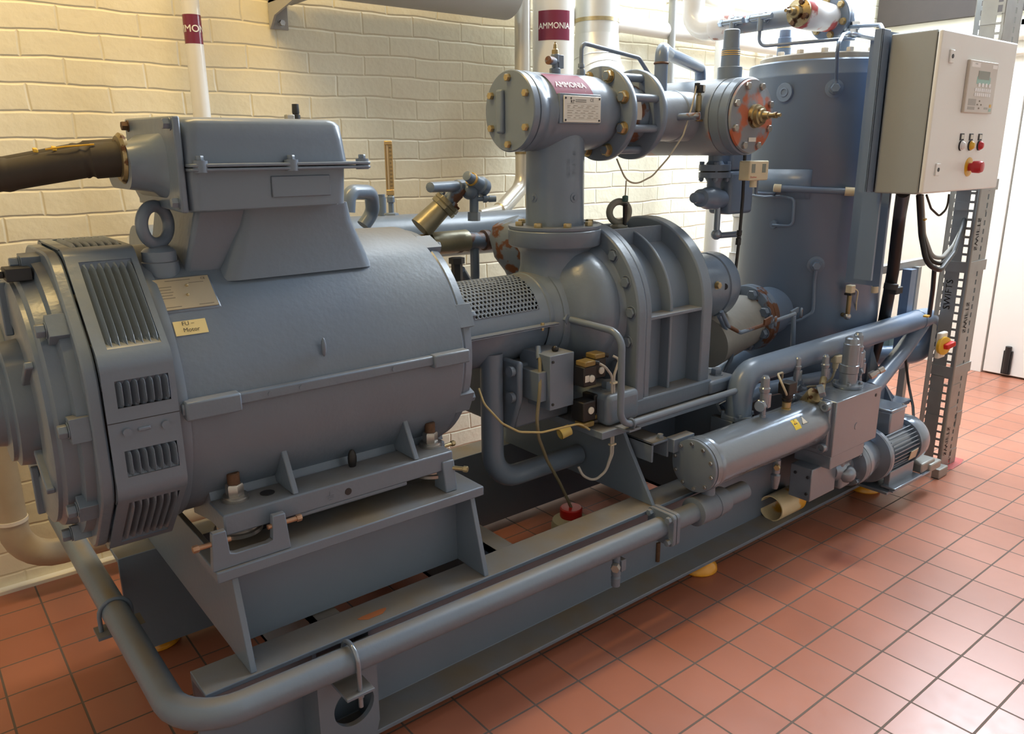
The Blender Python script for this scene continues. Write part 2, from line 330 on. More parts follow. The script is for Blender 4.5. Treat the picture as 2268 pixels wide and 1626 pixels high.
def textmesh(s, size, m, name, parent, org, X, Y, wrap=None, bold=0.0, align='CENTER', depth=0.0004, sx=1.0):
    c = bpy.data.curves.new('t', 'FONT'); c.body = s; c.size = size; c.align_x = align; c.align_y = 'CENTER'; c.resolution_u = 3
    t = bpy.data.objects.new('t', c); COL.objects.link(t); bpy.context.view_layer.update()
    me = bpy.data.meshes.new_from_object(t.evaluated_get(bpy.context.evaluated_depsgraph_get()))
    bpy.data.objects.remove(t); bpy.data.curves.remove(c)
    g = G(); g.bm.from_mesh(me); bpy.data.meshes.remove(me)
    if wrap: 
        bmesh.ops.triangulate(g.bm, faces=g.bm.faces); bmesh.ops.subdivide_edges(g.bm, edges=g.bm.edges, cuts=3)
    if bold:                       # a heavier stroke: the same glyphs side by side
        ge = list(g.bm.verts)+list(g.bm.edges)+list(g.bm.faces)
        for dx, dy in ((bold, 0), (bold/2, bold*.6), (bold/2, -bold*.6)):
            r = bmesh.ops.duplicate(g.bm, geom=ge)
            for v in r['geom']:
                if isinstance(v, bmesh.types.BMVert): v.co.x += dx; v.co.y += dy
    org = V(org); X = V(X).normalized(); Y = V(Y).normalized(); N = X.cross(Y)
    for v in g.bm.verts:
        q = v.co.copy(); q.x *= sx
        v.co = wrap(q.x, q.y) if wrap else org+X*q.x+Y*q.y+N*depth
    return g.build(name, m, parent, smooth=0)
def wrapz(cx, cy, R, a0, z0, e=0.0012):        # text / sticker wrapped round a vertical pipe, a0 = facing angle
    return lambda x, y: V((cx+(R+e)*math.cos(a0+x/R), cy+(R+e)*math.sin(a0+x/R), z0+y))
def wrapx(cy, cz, R, x0, a0, e=0.0012):        # wrapped round a pipe along X; text reads along +X seen from -Y, a0 = angle above horizontal
    return lambda x, y: V((x0+x, cy-(R+e)*math.cos(a0+y/R), cz+(R+e)*math.sin(a0+y/R)))
def patch(f, w, h, name, m, parent, nx=14, ny=8, th=0.0008):
    g = G(); R = [[g.bm.verts.new(f(-w/2+w*i/nx, -h/2+h*j/ny)) for i in range(nx+1)] for j in range(ny+1)]
    for j in range(ny):
        for i in range(nx): g._face((R[j][i], R[j][i+1], R[j+1][i+1], R[j+1][i]))
    return g.build(name, m, parent)
def copy_thing(src, delta, label, group=None):
    r = src.copy(); COL.objects.link(r); r.location = src.location+V(delta); r['label'] = label
    if group: r['group'] = group
    for ch in list(src.children):
        c = ch.copy(); COL.objects.link(c); c.parent = r
        for gch in ch.children:
            d = gch.copy(); COL.objects.link(d); d.parent = c
    return r
def plate(name, c, X, Y, w, h, m, parent, th=0.003):
    X = V(X).normalized(); Y = V(Y).normalized(); N = X.cross(Y)
    return G().obox(V(c)+N*th/2, X, Y, N, w, h, th).build(name, m, parent)

# ================================================================== the room
XW, YW = 3.90, 1.72          # right wall, back wall
struct(G().box((-3.2, -3.5, -0.06), (XW, YW, 0)).build('floor', 'tile', smooth=0))
g = G(); zc0, zc1 = 3.55, 3.65
for a_, b_ in (((-3.2, -3.6), (XW+.1, .15)), ((-3.2, 1.35), (XW+.1, YW+.1)), ((-3.2, .15), (1.45, 1.35)), ((2.95, .15), (XW+.1, 1.35))): g.box((*a_, zc0), (*b_, zc1))
struct(g.build('ceiling', 'ceil', smooth=0))
def wall_with_hole(name, axis, pos, th, a0, a1, h0, h1, z1, m, s=1):
    g = G(); 
    def b(p, q, z0, zz):
        if axis == 'y': g.box((p, pos, z0), (q, pos+th, zz))
        else: g.box((pos, p, z0), (pos+th, q, zz))
    b(a0, h0[0], 0, z1); b(h0[1], a1, 0, z1); b(h0[0], h0[1], 0, h1[0]); b(h0[0], h0[1], h1[1], z1)
    return struct(g.build(name, m, smooth=0))
wall_with_hole('wall_back', 'y', YW, 0.12, -3.2, XW, (0.3, 3.2), (2.42, 3.4), 3.55, 'brick')
wall_with_hole('wall_right', 'x', XW, 0.12, -3.5, YW+.12, (-0.9, 1.3), (2.25, 3.3), 3.55, 'plain')
wall_with_hole('wall_front', 'y', -3.6, 0.1, -3.2, XW, (-0.8, 2.6), (1.5, 3.0), 3.55, 'plain')
struct(G().box((-3.3, -3.6, 0), (-3.2, YW+.12, 3.55)).build('wall_left', 'plain', smooth=0))
def window(n, c, ax, w, h):
    g = G(); c = V(c); X = V((1, 0, 0)) if ax == 'y' else V((0, 1, 0)); N = V((0, 1, 0)) if ax == 'y' else V((1, 0, 0)); Z = V((0, 0, 1))
    for s in (-1, 1):
        g.obox(c+X*s*(w/2-.025), X, N, Z, .05, .06, h); g.obox(c+Z*s*(h/2-.025), X, N, Z, w, .06, .05)
    for k in (-1, 0, 1): g.obox(c+X*k*w/4, X, N, Z, .035, .05, h)
    return struct(g.build('window_%d' % n, 'white', smooth=0))
window(1, (1.75, YW+.06, 2.91), 'y', 2.9, 0.98)
window(2, (XW+.06, 0.2, 2.775), 'x', 2.2, 1.05)
g = G()
for x_ in (1.45, 1.95, 2.45, 2.915): g.box((x_, .15, 3.58), (x_+.035, 1.35, 3.64))
for y_ in (.15, 1.315): g.box((1.45, y_, 3.58), (2.95, y_+.035, 3.64))
struct(g.build('window_4', 'white', smooth=0))
window(3, (0.9, -3.55, 2.25), 'y', 3.4, 1.5)
# painted strip of plinth where floor meets the back wall
struct(G().box((-3.2, 1.685, 0), (-0.9, YW, 0.012)).build('baseboard_back', 'plain', smooth=0))

t = thing('ceiling_light', (-1.15, .8, 3.24), 'long ceiling batten light above the motor', 'light')
G().box((-1.9, .72, 3.245), (-.4, .88, 3.30)).build('light_body', 'white', t)
for x_ in (-1.7, -.6): G().cyl((x_, .8, 3.30), (x_, .8, 3.55), .008, n=10).build('hanger', 'steel', t)
# double door in the right wall
d = struct(thing('door_1', (XW-.03, .2, 0), 'x', 'door')); del d['label']; del d['category']
g = G(); g.box((XW-.045, -.70, .012), (XW-.001, .735, 2.06)); g.build('door_leaf', 'door', d, bev=.003)
g = G(); g.box((XW-.05, .745, 0), (XW-.001, .82, 2.14)); g.box((XW-.05, -.80, 2.07), (XW-.001, .82, 2.15)); g.build('door_frame', 'door', d, bev=.002)
g = G(); g.box((XW-.062, -.7, .995), (XW-.045, .50, 1.075)); g.box((XW-.066, .33, .85), (XW-.045, .40, 1.12)); g.build('strap_bolt', 'black', d, bev=.002)
for y in (.365,): 
    for z in (.88, 1.10): G().cyl((XW-.074, y, z), (XW-.062, y, z), .009, n=10).build('screw', 'steel', d)
g = G(); g.tube([(XW-.062, .60, .03), (XW-.062, .60, .20)], .018); g.box((XW-.062, .575, .02), (XW-.045, .625, .17)); g.build('floor_bolt', 'black', d)
g = G(); g.box((XW-.066, .06, 1.55), (XW-.045, .12, 1.80)); g.build('door_closer_plate', 'black', d)

# dark timber board along the top of the right wall and the pipes on that wall
struct(G().box((XW-.05, -1.2, 2.19), (XW-.002, 1.70, 2.42)).build('trim_1', 'wood', smooth=0))
for i, (z, r, m) in enumerate(((2.06, .042, 'wpipe'), (1.955, .018, 'wpipe'))):
    g = G().tube([(XW-.09, -1.1, z), (XW-.09, 1.62, z)], r, n=20)
    for y in (0.9, -.2): g.box((XW-.09-.01, y-.012, z-.012), (XW-.002, y+.012, z+.012))
    tag(g.build('wall_pipe', m), ('thick white pipe along the right wall under the dark board', 'thin white pipe on the right wall above the door, below the thick one')[i], 'pipe')

# ------------------------------------------------------------------ pipes on the back wall
def clipped(g, p, r): return g
g = G().tube([(0.95, 1.63, 2.00), (3.82, 1.63, 1.955)], .040, n=22)
for x in (1.35, 2.55): g.box((x-.012, 1.63, 1.96), (x+.012, 1.719, 1.985))
tag(g.build('wall_pipe', 'wpipe'), 'horizontal cream pipe along the back wall behind the grey vessel', 'pipe')
g = G().tube([(0.9, 1.60, 2.175), (3.8, 1.60, 2.12)], .032, n=22); g.box((1.75, 1.60, 2.14), (1.775, 1.719, 2.155))
tag(g.build('wall_pipe', 'wpipe'), 'upper horizontal cream pipe on the back wall at the top of the photo', 'pipe')
for x, y, r, z0, l in ((1.66, 1.60, .020, 1.62, 'thin galvanised conduit rising up the bright back wall'),):
    tag(G().tube([(x, y, z0), (x, y, 3.5)], r, n=16).build('conduit', 'galv'), l, 'conduit')
tag(G().tube([(1.95, 1.5, 0.0), (1.95, 1.5, 3.5)], .042, n=20).build('wall_pipe', 'white'), 'white vertical pipe behind the capped stop valve', 'pipe')

def vpipe(x, y, r, z0, z1, label, m='white'):
    t = thing('ammonia_pipe', (x, y, z0), label, 'pipe'); G().cyl((x, y, z0), (x, y, z1), r, n=36).build('pipe_barrel', m, t); return t
# A: thin white ammonia pipe behind the motor
pa = vpipe(-.695, 1.60, .028, .9, 3.5, 'thin white vertical pipe with maroon ammonia sticker above the motor terminal box')
aA = math.atan2(CAM.y-1.60, CAM.x+.695)
patch(wrapz(-.695, 1.60, .028, aA, 1.800, .0006), .16, .088, 'ammonia_sticker', 'label', pa)
textmesh('AMMONIA', .030, 'ltext', 'lettering', pa, (0, 0, 0), (1, 0, 0), (0, 0, 1), wrap=wrapz(-.695, 1.60, .028, aA, 1.800), bold=.0008)
# C: large white ammonia pipe
pc = vpipe(.78, 1.5, .088, 1.30, 3.5, 'large white vertical pipe with maroon ammonia sticker behind the tee body')
G().lathe((.78, 1.5, 1.645), (0, 0, 1), [(0, .092), (.03, .092)], 36).build('jointing_band', 'alu', pc)
aC = math.atan2(CAM.y-1.5, CAM.x-.78)
patch(wrapz(.78, 1.5, .088, aC+.04, 1.915, .0006), .145, .115, 'ammonia_sticker', 'label', pc)
textmesh('AMMONIA', .0335, 'ltext', 'lettering', pc, (0, 0, 0), (1, 0, 0), (0, 0, 1), wrap=wrapz(.78, 1.5, .088, aC+.04, 1.912), bold=.0007, sx=.87)
# B: small silver painted pipe with the brass-coloured bend
t = thing('silver_pipe', (.61, 1.5, 1.2), 'slim silver-painted vertical pipe bending off beside the large ammonia pipe', 'pipe')
G().tube([(.61, 1.5, 3.5), (.61, 1.5, 1.27), (.44, 1.44, 1.175), (.30, 1.40, 1.17)], lambda f: .033 if f < .9 else .033-.016*(f-.9)*10, bend=.09, n=24).build('pipe_barrel', 'silverpipe', t)
G().lathe((.61, 1.5, 1.40), (0, 0, 1), [(0, .0345), (.012, .0345)], 28).build('solder_joint', 'brassd', t)
# D: lagged pipe with segmented bend
t = thing('lagged_pipe', (1.037, 1.5, 1.2), 'wide aluminium-clad vertical pipe with a segmented bend behind the tee flanges', 'pipe')
G().cyl((1.037, 1.5, 1.86), (1.037, 1.5, 3.5), .096, n=40).build('pipe_cladding', 'alu', t)
G().lathe((1.037, 1.5, 1.955), (0, 0, 1), [(0, .099), (.016, .099)], 40).build('strap', 'brass', t)
path = [(1.037, 1.5, 1.90), (1.03, 1.49, 1.76), (.99, 1.38, 1.62), (.92, 1.22, 1.555), (.74, 1.02, 1.545), (.52, .84, 1.54)]
P = fillet(path, .25, 5)
G().tube(P, lambda f: .098+.035*min(1, f*2.2), n=40).build('gored_bend', 'alu', t)
for k in range(2, len(P)-2, 3):
    f = k/(len(P)-1); d = (P[k+1]-P[k-1]).normalized()
    G().torus(P[k], d, .098+.035*min(1, f*2.2), .003, n=44, m=6).build('seam', 'alu', t)

# big grey duct high on the wall and its bracket
t = thing('duct', (-.4, 1.5, 1.9), 'large grey round duct along the back wall at the top edge of the photo', 'duct')
G().tube([(-.36, 1.50, 2.04), (.53, 1.50, 2.04)], .115, n=44).build('duct_barrel', 'duct', t)
t = thing('wall_bracket', (-.33, 1.70, 1.85), 'grey steel angle bracket bolted to the brick wall under the duct', 'bracket')
G().prism([(-.388, 1.712, 1.84), (-.318, 1.712, 1.84), (-.318, 1.712, 2.3), (-.388, 1.712, 2.3)], (0, -.008, 0)).build('wall_plate', 'duct', t, bev=.002)
g = G(); g.prism([(-.388, 1.704, 1.84), (-.388, 1.66, 1.88), (-.388, 1.40, 1.925), (-.388, 1.40, 2.00), (-.388, 1.704, 2.00)], (.008, 0, 0)); g.box((-.388, 1.40, 1.925), (-.30, 1.704, 1.933))
g.build('arm', 'duct', t)
G().hexn((-.345, 1.704, 1.862), (0, -1, 0), .020, .012).build('bolt', 'steel', t)

# cream insulated pipe at the far left, elbow at the floor
t = thing('painted_elbow_pipe', (-1.42, 1.6, 0), 'dusty cream-painted pipe dropping down the wall and bending right near the floor at far left', 'pipe')
G().tube([(-1.43, 1.60, 3.5), (-1.43, 1.60, .14), (-.4, 1.60, .14)], .044, bend=.12, n=26).build('pipe_barrel', mat('dusty_cream_pipe', (.42, .35, .25), .6, var=.25, vs=9), t)
G().cyl((-1.43, 1.60, .285), (-1.43, 1.60, .297), .047, n=26).build('joint_ring', 'wpipe', t)

# ================================================================== skid
sk = thing('skid_frame', (.4, .69, .04), 'long blue-grey steel channel base frame carrying the whole compressor set', 'steel frame')
X0, X1 = -1.248, 1.80
def channel(yo, yi, name):        # outer flange tips at yo, web at yi
    s = 1 if yi > yo else -1
    p = [(yo, .04), (yi, .04), (yi, .343), (yo, .343), (yo, .331), (yi-s*.012, .325), (yi-s*.012, .058), (yo, .052)]
    g = G().yz(p, X0, X1); return g.build(name, 'frame', sk, bev=.002)
b1 = channel(.28, .38, 'front_channel'); channel(1.10, 1.00, 'rear_channel')
for x in (-.96, -.42, .68, 1.70):
    g = G(); g.yz([(.375, .10), (1.005, .10), (1.005, .335), (.375, .335)], x, x+.012); g.box((x, .375, .323), (x+.07, 1.005, .335)); g.box((x, .375, .10), (x+.07, 1.005, .112)); g.build('cross_member', 'frame', sk)
# end bracket with lifting hole, between the flanges of the front channel
g = G(); cx, cz, hr = -.935, .185, .052; n = 28
outer = []; inner = []
for k in range(n):
    a = 2*PI*k/n; c_, s_ = math.cos(a), math.sin(a); m_ = max(abs(c_)/.076, abs(s_)/.135)
    outer.append((cx+c_/m_, .18+s_/m_)); inner.append((cx+.012+hr*c_, .155+hr*s_))
def ringxz(g, outer, inner, y0, y1):
    n = len(outer); R = [[g.bm.verts.new((x, y, z)) for x, z in P] for P in (outer, inner) for y in (y0, y1)]; o0, o1, i0, i1 = R
    for k in range(n):
        j = (k+1) % n
        g._face((o0[k], o0[j], o1[j], o1[k])); g._face((i0[j], i0[k], i1[k], i1[j])); g._face((o0[j], o0[k], i0[k], i0[j])); g._face((o1[k], o1[j], i1[j], i1[k]))
ringxz(g, outer, inner, .276, .290); g.box((cx-.076, .29, .052), (cx-.066, .37, .328)); g.box((cx+.066, .29, .052), (cx+.076, .37, .328))
g.build('lifting_bracket', 'frame', sk)
# oil drain hole cut-out rim (cream pad shows through it) is the pad below; vertical slot rust mark
g = G(); g.tube([(.255, .366, .075), (.255, .366, .145)], .008, n=10); g.build('drain_stub', 'rust', sk)
patch(lambda x, y: V((-.985+.25+x, .312+y, .3436+.0004)), .05, .03, 'rust_mark', mat('orange_rust_spot', (.42, .12, .03), .7), sk, nx=4, ny=3) if False else None
g = G()
pts = [(-.838+.035*math.cos(a)*(1+.25*math.sin(3*a)), .318+.014*math.sin(a)*(1+.3*math.cos(2*a))) for a in [2*PI*k/14 for k in range(14)]]
g.xy(pts, .3432, .3438); g.build('rust_patch', mat('orange_rust_spot', (.40, .13, .04), .7), sk, smooth=0)

# motor stand
st = thing('motor_stand', (-.83, .69, .343), 'folded plate stand with slanted legs under the big motor', 'steel stand')
g = G(); g.box((-1.185, .32, .555), (-.50, .455, .58)); g.build('front_rail', 'frame', st, bev=.003)
g = G(); g.box((-1.185, .925, .555), (-.50, 1.06, .58)); g.build('rear_rail', 'frame', st, bev=.003)
for x in (-1.15, -.528):
    g = G(); g.yz([(.286, .343), (.345, .555), (1.035, .555), (1.094, .343)], x, x+.014); g.build('leg_plate', 'frame', st, bev=.002)
for y_ in (.41,): G().box((-1.136, y_, .343), (-.528, y_+.01, .555)).build('web_plate', 'frame', st)
g = G(); g.box((-1.15, .33, .3435), (-1.12, .40, .3455)) ; g.build('weld_pad', 'frame', st)
# compressor stand
st2 = thing('compressor_stand', (.35, .69, .343), 'plate pedestal under the screw compressor with a slanted gusset leg', 'steel stand')
g = G(); g.box((-.02, .37, .575), (.72, 1.01, .598)); g.build('top_plate', 'frame', st2, bev=.002)
for x in (.128, .60):
    g = G(); g.yz([(.29, .343), (.44, .575), (.94, .575), (1.09, .343)], x, x+.014); g.build('leg_plate', 'frame', st2, bev=.002)
g = G(); g.box((.142, .60, .343), (.60, .61, .575)); g.build('web_plate', 'frame', st2)
# yellow anti vibration pads
pads = [((.43, .33), 'amber rubber pad under the front channel below the compressor', 0), ((1.52, .30), 'amber rubber pad under the front channel below the oil pump motor', 0),
        ((-1.16, 1.09), 'amber rubber pad under the near end of the rear channel', 1), ((-.86, .335), 'amber pad under the near end of the front channel', 1)]
p0 = G().lathe((.43, .33, 0), (0, 0, 1), [(0, .060), (.006, .066), (.02, .064), (.034, .052), (.04, .046)], 36).build('rubber_pad', 'pad')
tag(p0, pads[0][1], 'rubber pad', 'pads under the skid')
for (x, y), l, _ in pads[1:3]: copy_thing(p0, (x-.43, y-.33, 0), l, 'pads under the skid')
# cream half-round pad lying on the lower flange under the oil block
t = thing('half_pipe_pad', (.93, .32, .055), 'cream and amber half-round rubber piece lying in the channel under the oil block', 'rubber pad')
g = G(); n = 16
for k in range(n):
    a0, a1 = PI*k/n, PI*(k+1)/n
g.lathe((.85, .325, .102), (1, 0, 0), [(0, .046), (.0, .050), (.16, .050), (.16, .046), (0, .046)], 30, cap=False); g.build('shell', 'padw', t)

# ================================================================== electric motor (axis y=.69, z=.91)
AY, AZ = .69, .91
mo = thing('electric_motor', (-.9, AY, .60), 'very large blue-grey electric motor with louvred end and terminal box on top', 'motor')
def octo(R, r=.03, seg=4, cy=AY, cz=AZ):      # rounded octagon of apothem R
    c = R/math.cos(PI/8); P = [V((cy+c*math.cos(PI/8+k*PI/4), cz+c*math.sin(PI/8+k*PI/4), 0)) for k in range(8)]
    out = []
    for k in range(8):
        a, p, b = P[k-1], P[k], P[(k+1) % 8]; d1 = (a-p).normalized(); d2 = (b-p).normalized(); t = r
        for s in range(seg+1):
            f = s/seg; q = (p+d1*t)*(1-f)**2+p*2*f*(1-f)+(p+d2*t)*f*f; out.append((q.x, q.y))
    return out
# body
g = G(); g.lathe((-1.200, AY, AZ), (1, 0, 0), [(0, .300), (.006, .308), (.03, .309), (.60, .309), (.690, .307), (.697, .300)], 96); g.build('body', 'cast', mo, smooth=30)
g = G(); g.lathe((-1.204, AY, AZ), (1, 0, 0), [(0, .300), (0, .314), (.010, .316), (.020, .314), (.020, .300)], 96, cap=False); g.build('end_ring', 'paint', mo)
# coupling-side shield
g = G(); g.lathe((-.503, AY, AZ), (1, 0, 0), [(0, .296), (.006, .300), (.028, .296), (.032, .285), (.048, .268), (.050, .14), (.062, .135), (.065, .10)], 72); g.build('drive_end_shield', 'cast', mo)
for k, a in enumerate((65, 20, -25, -70, 110, 155, 200, 245)):
    a = math.radians(180-a); e = V((0, math.cos(a), math.sin(a))); tt = V((0, -math.sin(a), math.cos(a))); c = V((-.488, AY, AZ))+e*.285
    g = G().obox(c, (1, 0, 0), e, tt, .045, .042, .06); g.hexn(c+V((.022, 0, 0))+e*.004, (1, 0, 0), .022, .014); g.build('shield_lug', 'cast', mo, bev=.003)
# split-line ridge along the side, with raised ends
for s, yy in ((-1, AY-.309),):
    g = G(); g.box((-1.2, .366, .912), (-.505, .40, .936)); g.build('side_ridge', 'cast', mo, bev=.004)
    g = G(); g.box((-1.196, .355, .902), (-1.085, .40, .941)); g.build('ridge_block', 'cast', mo, bev=.004)
    g = G(); g.box((-.612, .358, .905), (-.507, .40, .938)); g.build('ridge_block', 'cast', mo, bev=.004)
for x in (-1.02, -.95, -.72): G().cyl((x, .3665, .924), (x, .3645, .924), .006, n=12).build('ridge_stud', 'cast', mo)
g = G(); g.sphere((-.885, .383, 1.0), .012, 14, .5, .5, 1.8); g.build('casting_pip', 'cast', mo)
# louvred octagonal cover
def panel_open(g, A, B, x0, x1, th, hx0, hx1, h0, h1):
    """side panel between profile points A and B (y,z) from x0 to x1, with a window hx0-hx1, h0-h1 (fractions along AB)"""
    A = V((0, A[0], A[1])); B = V((0, B[0], B[1])); d = B-A
    def P(x, f): q = A+d*f; return g.bm.verts.new((x, q.y, q.z))
    xs = [x0, hx0, hx1, x1]; fs = [0, h0, h1, 1]; W = [[P(x, f) for f in fs] for x in xs]
    for i in range(3):
        for j in range(3):
            if i == 1 and j == 1: continue
            g._face((W[i][j], W[i+1][j], W[i+1][j+1], W[i][j+1]))
def louvred(parent, k, x0, x1, wins, R=.322):
    c = R/math.cos(PI/8); Pk = lambda q: (AY+c*math.cos(PI/8+q*PI/4), AZ+c*math.sin(PI/8+q*PI/4))
    A, B = Pk(k), Pk(k+1); d = V((0, B[0]-A[0], B[1]-A[1])); L = d.length; d.normalize(); a = PI/8+(k+.5)*PI/4; N = V((0, math.cos(a), math.sin(a)))
    f = .035/L*1.0
    A2 = V((0, *A)); 
    g = G(); fs = [0]
    # frame strips around every window
    e_ = .045*math.tan(PI/8)/L; edges = [e_]+[q for wd in wins for q in (wd[0], wd[1])]+[1.0-e_]
    hx0, hx1 = x0+.022, x1-.012
    def quad(xa, xb, fa, fb):
        v = [g.bm.verts.new(A2+d*(L*ff)+V((xx, 0, 0))+N*.0) for xx, ff in ((xa, fa), (xb, fa), (xb, fb), (xa, fb))]; g._face(v)
    for i in range(0, len(edges), 2): 
        if edges[i+1] > edges[i]: quad(x0, x1, edges[i], edges[i+1])
    for fa, fb in wins: quad(x0, hx0, fa, fb); quad(hx1, x1, fa, fb)
    o = g.build('louvre_panel', 'paint', parent, smooth=0); sm = o.modifiers.new('solid', 'SOLIDIFY'); sm.thickness = .004; sm.offset = 0
    for fa, fb in wins:
        n = 7
        for i in range(n):
            xa = hx0+(hx1-hx0)*i/n; w_ = (hx1-hx0)/n
            g = G(); pr = []
            m_ = 9; rows = []
            for j in range(m_+1):
                ff = j/m_; q = A2+d*(L*(fa+(fb-fa)*ff)); bl = min(1, min(ff, 1-ff)*m_/1.6); bl = math.sin(bl*PI/2)
                rows.append([g.bm.verts.new(q+V((xa-.001, 0, 0))+N*(-.012)), g.bm.verts.new(q+V((xa+w_*.35, 0, 0))+N*(-.004+.001*bl)), g.bm.verts.new(q+V((xa+w_*.72, 0, 0))+N*(.0095*bl-.002))])
            for r0, r1 in zip(rows, rows[1:]):
                for c_ in range(2): g._face((r0[c_], r0[c_+1], r1[c_+1], r1[c_]))
            ob = g.build('louvre', 'paint', parent, smooth=0); sm = ob.modifiers.new('solid', 'SOLIDIFY'); sm.thickness = .0012
CX0, CX1 = -1.336, -1.206
for k in range(8):
    wins = {1: [(.12, .88)], 2: [(.12, .90)], 0: [(.12, .88)], 3: [(.14, .34), (.66, .86)], 7: [(.14, .34), (.66, .86)], 4: [(.12, .88)], 6: [], 5: []}[k]
    # k=3 is the face towards the camera (-y); 2 and 4 its slanted neighbours; 1 the top
    louvred(mo, k, CX0, CX1, wins)
g = G()
c = .322/math.cos(PI/8)
for k in range(8):
    a = PI/8+k*PI/4; q_ = (.324-.045)/math.cos(PI/8); g = G(); g.cyl((CX0, AY+q_*math.cos(a), AZ+q_*math.sin(a)), (CX1, AY+q_*math.cos(a), AZ+q_*math.sin(a)), .045, n=72); g.build('cover_corner', 'paint', mo)
g = G(); g.lathe((CX0, AY, AZ), (1, 0, 0), [(0.004, .16), (.004, .245), (.13, .245)], 40, cap=False); g.build('inner_rotor_housing', 'dark', mo)
g = G()
for x in (-1.305, -1.235): g.cyl((x, .369, .905), (x, .360, .905), .008, n=14)
g.build('cover_screw', 'paint', mo)
g = G(); g.box((-1.285, .362, .902), (-1.262, .369, .909)); g.build('cover_catch', 'paint', mo, bev=.002)
g = G(); g.box((-1.336, .3655, .925), (-1.206, .3675, .9265)); g.build('cover_seam', 'dark', mo)
# non drive end casting
g = G(); g.yz(octo(.318, .05), -1.362, -1.338); g.build('cover_flange', 'cast', mo, bev=.004)
g = G(); g.lathe((-1.362, AY, AZ), (-1, 0, 0), [(0, .300), (.018, .298), (.022, .276), (.045, .272), (.052, .262), (.060, .262), (.066, .245), (.066, .17), (.060, .16), (.060, .135), (.095, .13), (.10, .118), (.108, .118), (.112, .085), (.14, .08), (.145, .05)], 72)
g.build('rear_end_shield', 'cast', mo)
for a in (95, 140, 178, 215, 250, 50, 5, -40):
    a = math.radians(a); e = V((0, math.cos(a), math.sin(a))); tt = V((0, -math.sin(a), math.cos(a))); c = V((-1.378, AY, AZ))+e*.294
    g = G().obox(c, (1, 0, 0), e, tt, .036, .032, .048); g.hexn(c+V((-.018, 0, 0)), (-1, 0, 0), .024, .016); g.build('shield_lug', 'cast', mo, bev=.003)
for k in range(6):
    a = math.radians(30+60*k); e = V((0, math.cos(a), math.sin(a))); tt = V((0, -math.sin(a), math.cos(a)))
    g = G().obox(V((-1.432, AY, AZ))+e*.20, (1, 0, 0), e, tt, .016, .11, .014); g.build('shield_rib', 'cast', mo, bev=.003)
# grease nipple block top left
g = G(); g.box((-1.43, .60, 1.175), (-1.385, .66, 1.20)); g.cyl((-1.43, .63, 1.187), (-1.47, .63, 1.187), .007, n=10); g.build('grease_point', 'dark', mo, bev=.002)
# lifting eye
g = G(); g.lathe((-1.158, .555, 1.14), (0, 0, 1), [(0, .044), (.025, .039), (.056, .037), (.058, .034)], 32); g.build('lifting_boss', 'cast', mo)
g = G(); g.lathe((-1.158, .555, 1.198), (0, 0, 1), [(0, .034), (.020, .034), (.026, .028), (.032, .014)], 32); g.torus((-1.158, .555, 1.272), (.55, -.83, 0), .038, .0125, 48, 16); g.build('lifting_eye', 'paint', mo)
# nameplate and stickers (wrapped on the body)
def onbody(x0, z0, R=.309):
    a = math.asin((z0-AZ)/R); return wrapx(AY, AZ, R, x0, a)
f = onbody(-1.138, 1.135); 
g = G(); g.obox(f(0, 0)+V((0, .012, -.010)), (1, 0, 0), (0, .714, .70), (0, .70, -.714), .128, .090, .03); g.build('nameplate_pad', 'cast', mo, bev=.005)
N_ = V((0, -.70, .714)); U_ = V((0, .714, .70)); ctr = f(0, 0)+V((0, .012, -.010))+N_*.0152
npl = plate('nameplate', ctr, (1, 0, 0), U_, .116, .078, 'plate', mo, .002)
g = G()
for s in (-.006, .018): G().sphere(ctr+V((.006+s*.2, 0, 0))+U_*s+N_*.002, .0035, 10).build('rivet', 'brass', npl)
g = G()
for i in range(5): g.obox(ctr+V((-.036, 0, 0))+U_*(.018-.007*i)+N_*.0023, (1, 0, 0), U_, N_, .024 if i % 2 else .030, .0016, .0004)
for x_ in (-.03, .035): g.obox(ctr+V((x_, 0, 0))+U_*-.033+N_*.0023, (1, 0, 0), U_, N_, .03, .0016, .0004)
g.obox(ctr+V((-.005, 0, 0))+U_*.033+N_*.0023, (1, 0, 0), U_, N_, .05, .0018, .0004); g.obox(ctr+V((.03, 0, 0))+U_*.024+N_*.0023, (1, 0, 0), U_, N_, .03, .0014, .0004)
g.build('small_print', 'inkg', npl, smooth=0)
textmesh('CE', .008, 'ink', 'lettering', npl, ctr+V((.046, 0, 0))+U_*.032+N_*.002, (1, 0, 0), U_)
f = onbody(-1.148, 1.075)
lb = patch(f, .064, .031, 'paper_label', 'paperY', mo)
f2 = lambda x, y: onbody(-1.148, 1.075)(x, y)+V((0, -.0011, .0011))
textmesh('FU –', .0125, 'ink', 'lettering', lb, (0, 0, 0), (1, 0, 0), (0, 0, 1), wrap=lambda x, y: f2(x-.004, y+.008))
textmesh('Motor', .0125, 'ink', 'lettering', lb, (0, 0, 0), (1, 0, 0), (0, 0, 1), wrap=lambda x, y: f2(x, y-.006))
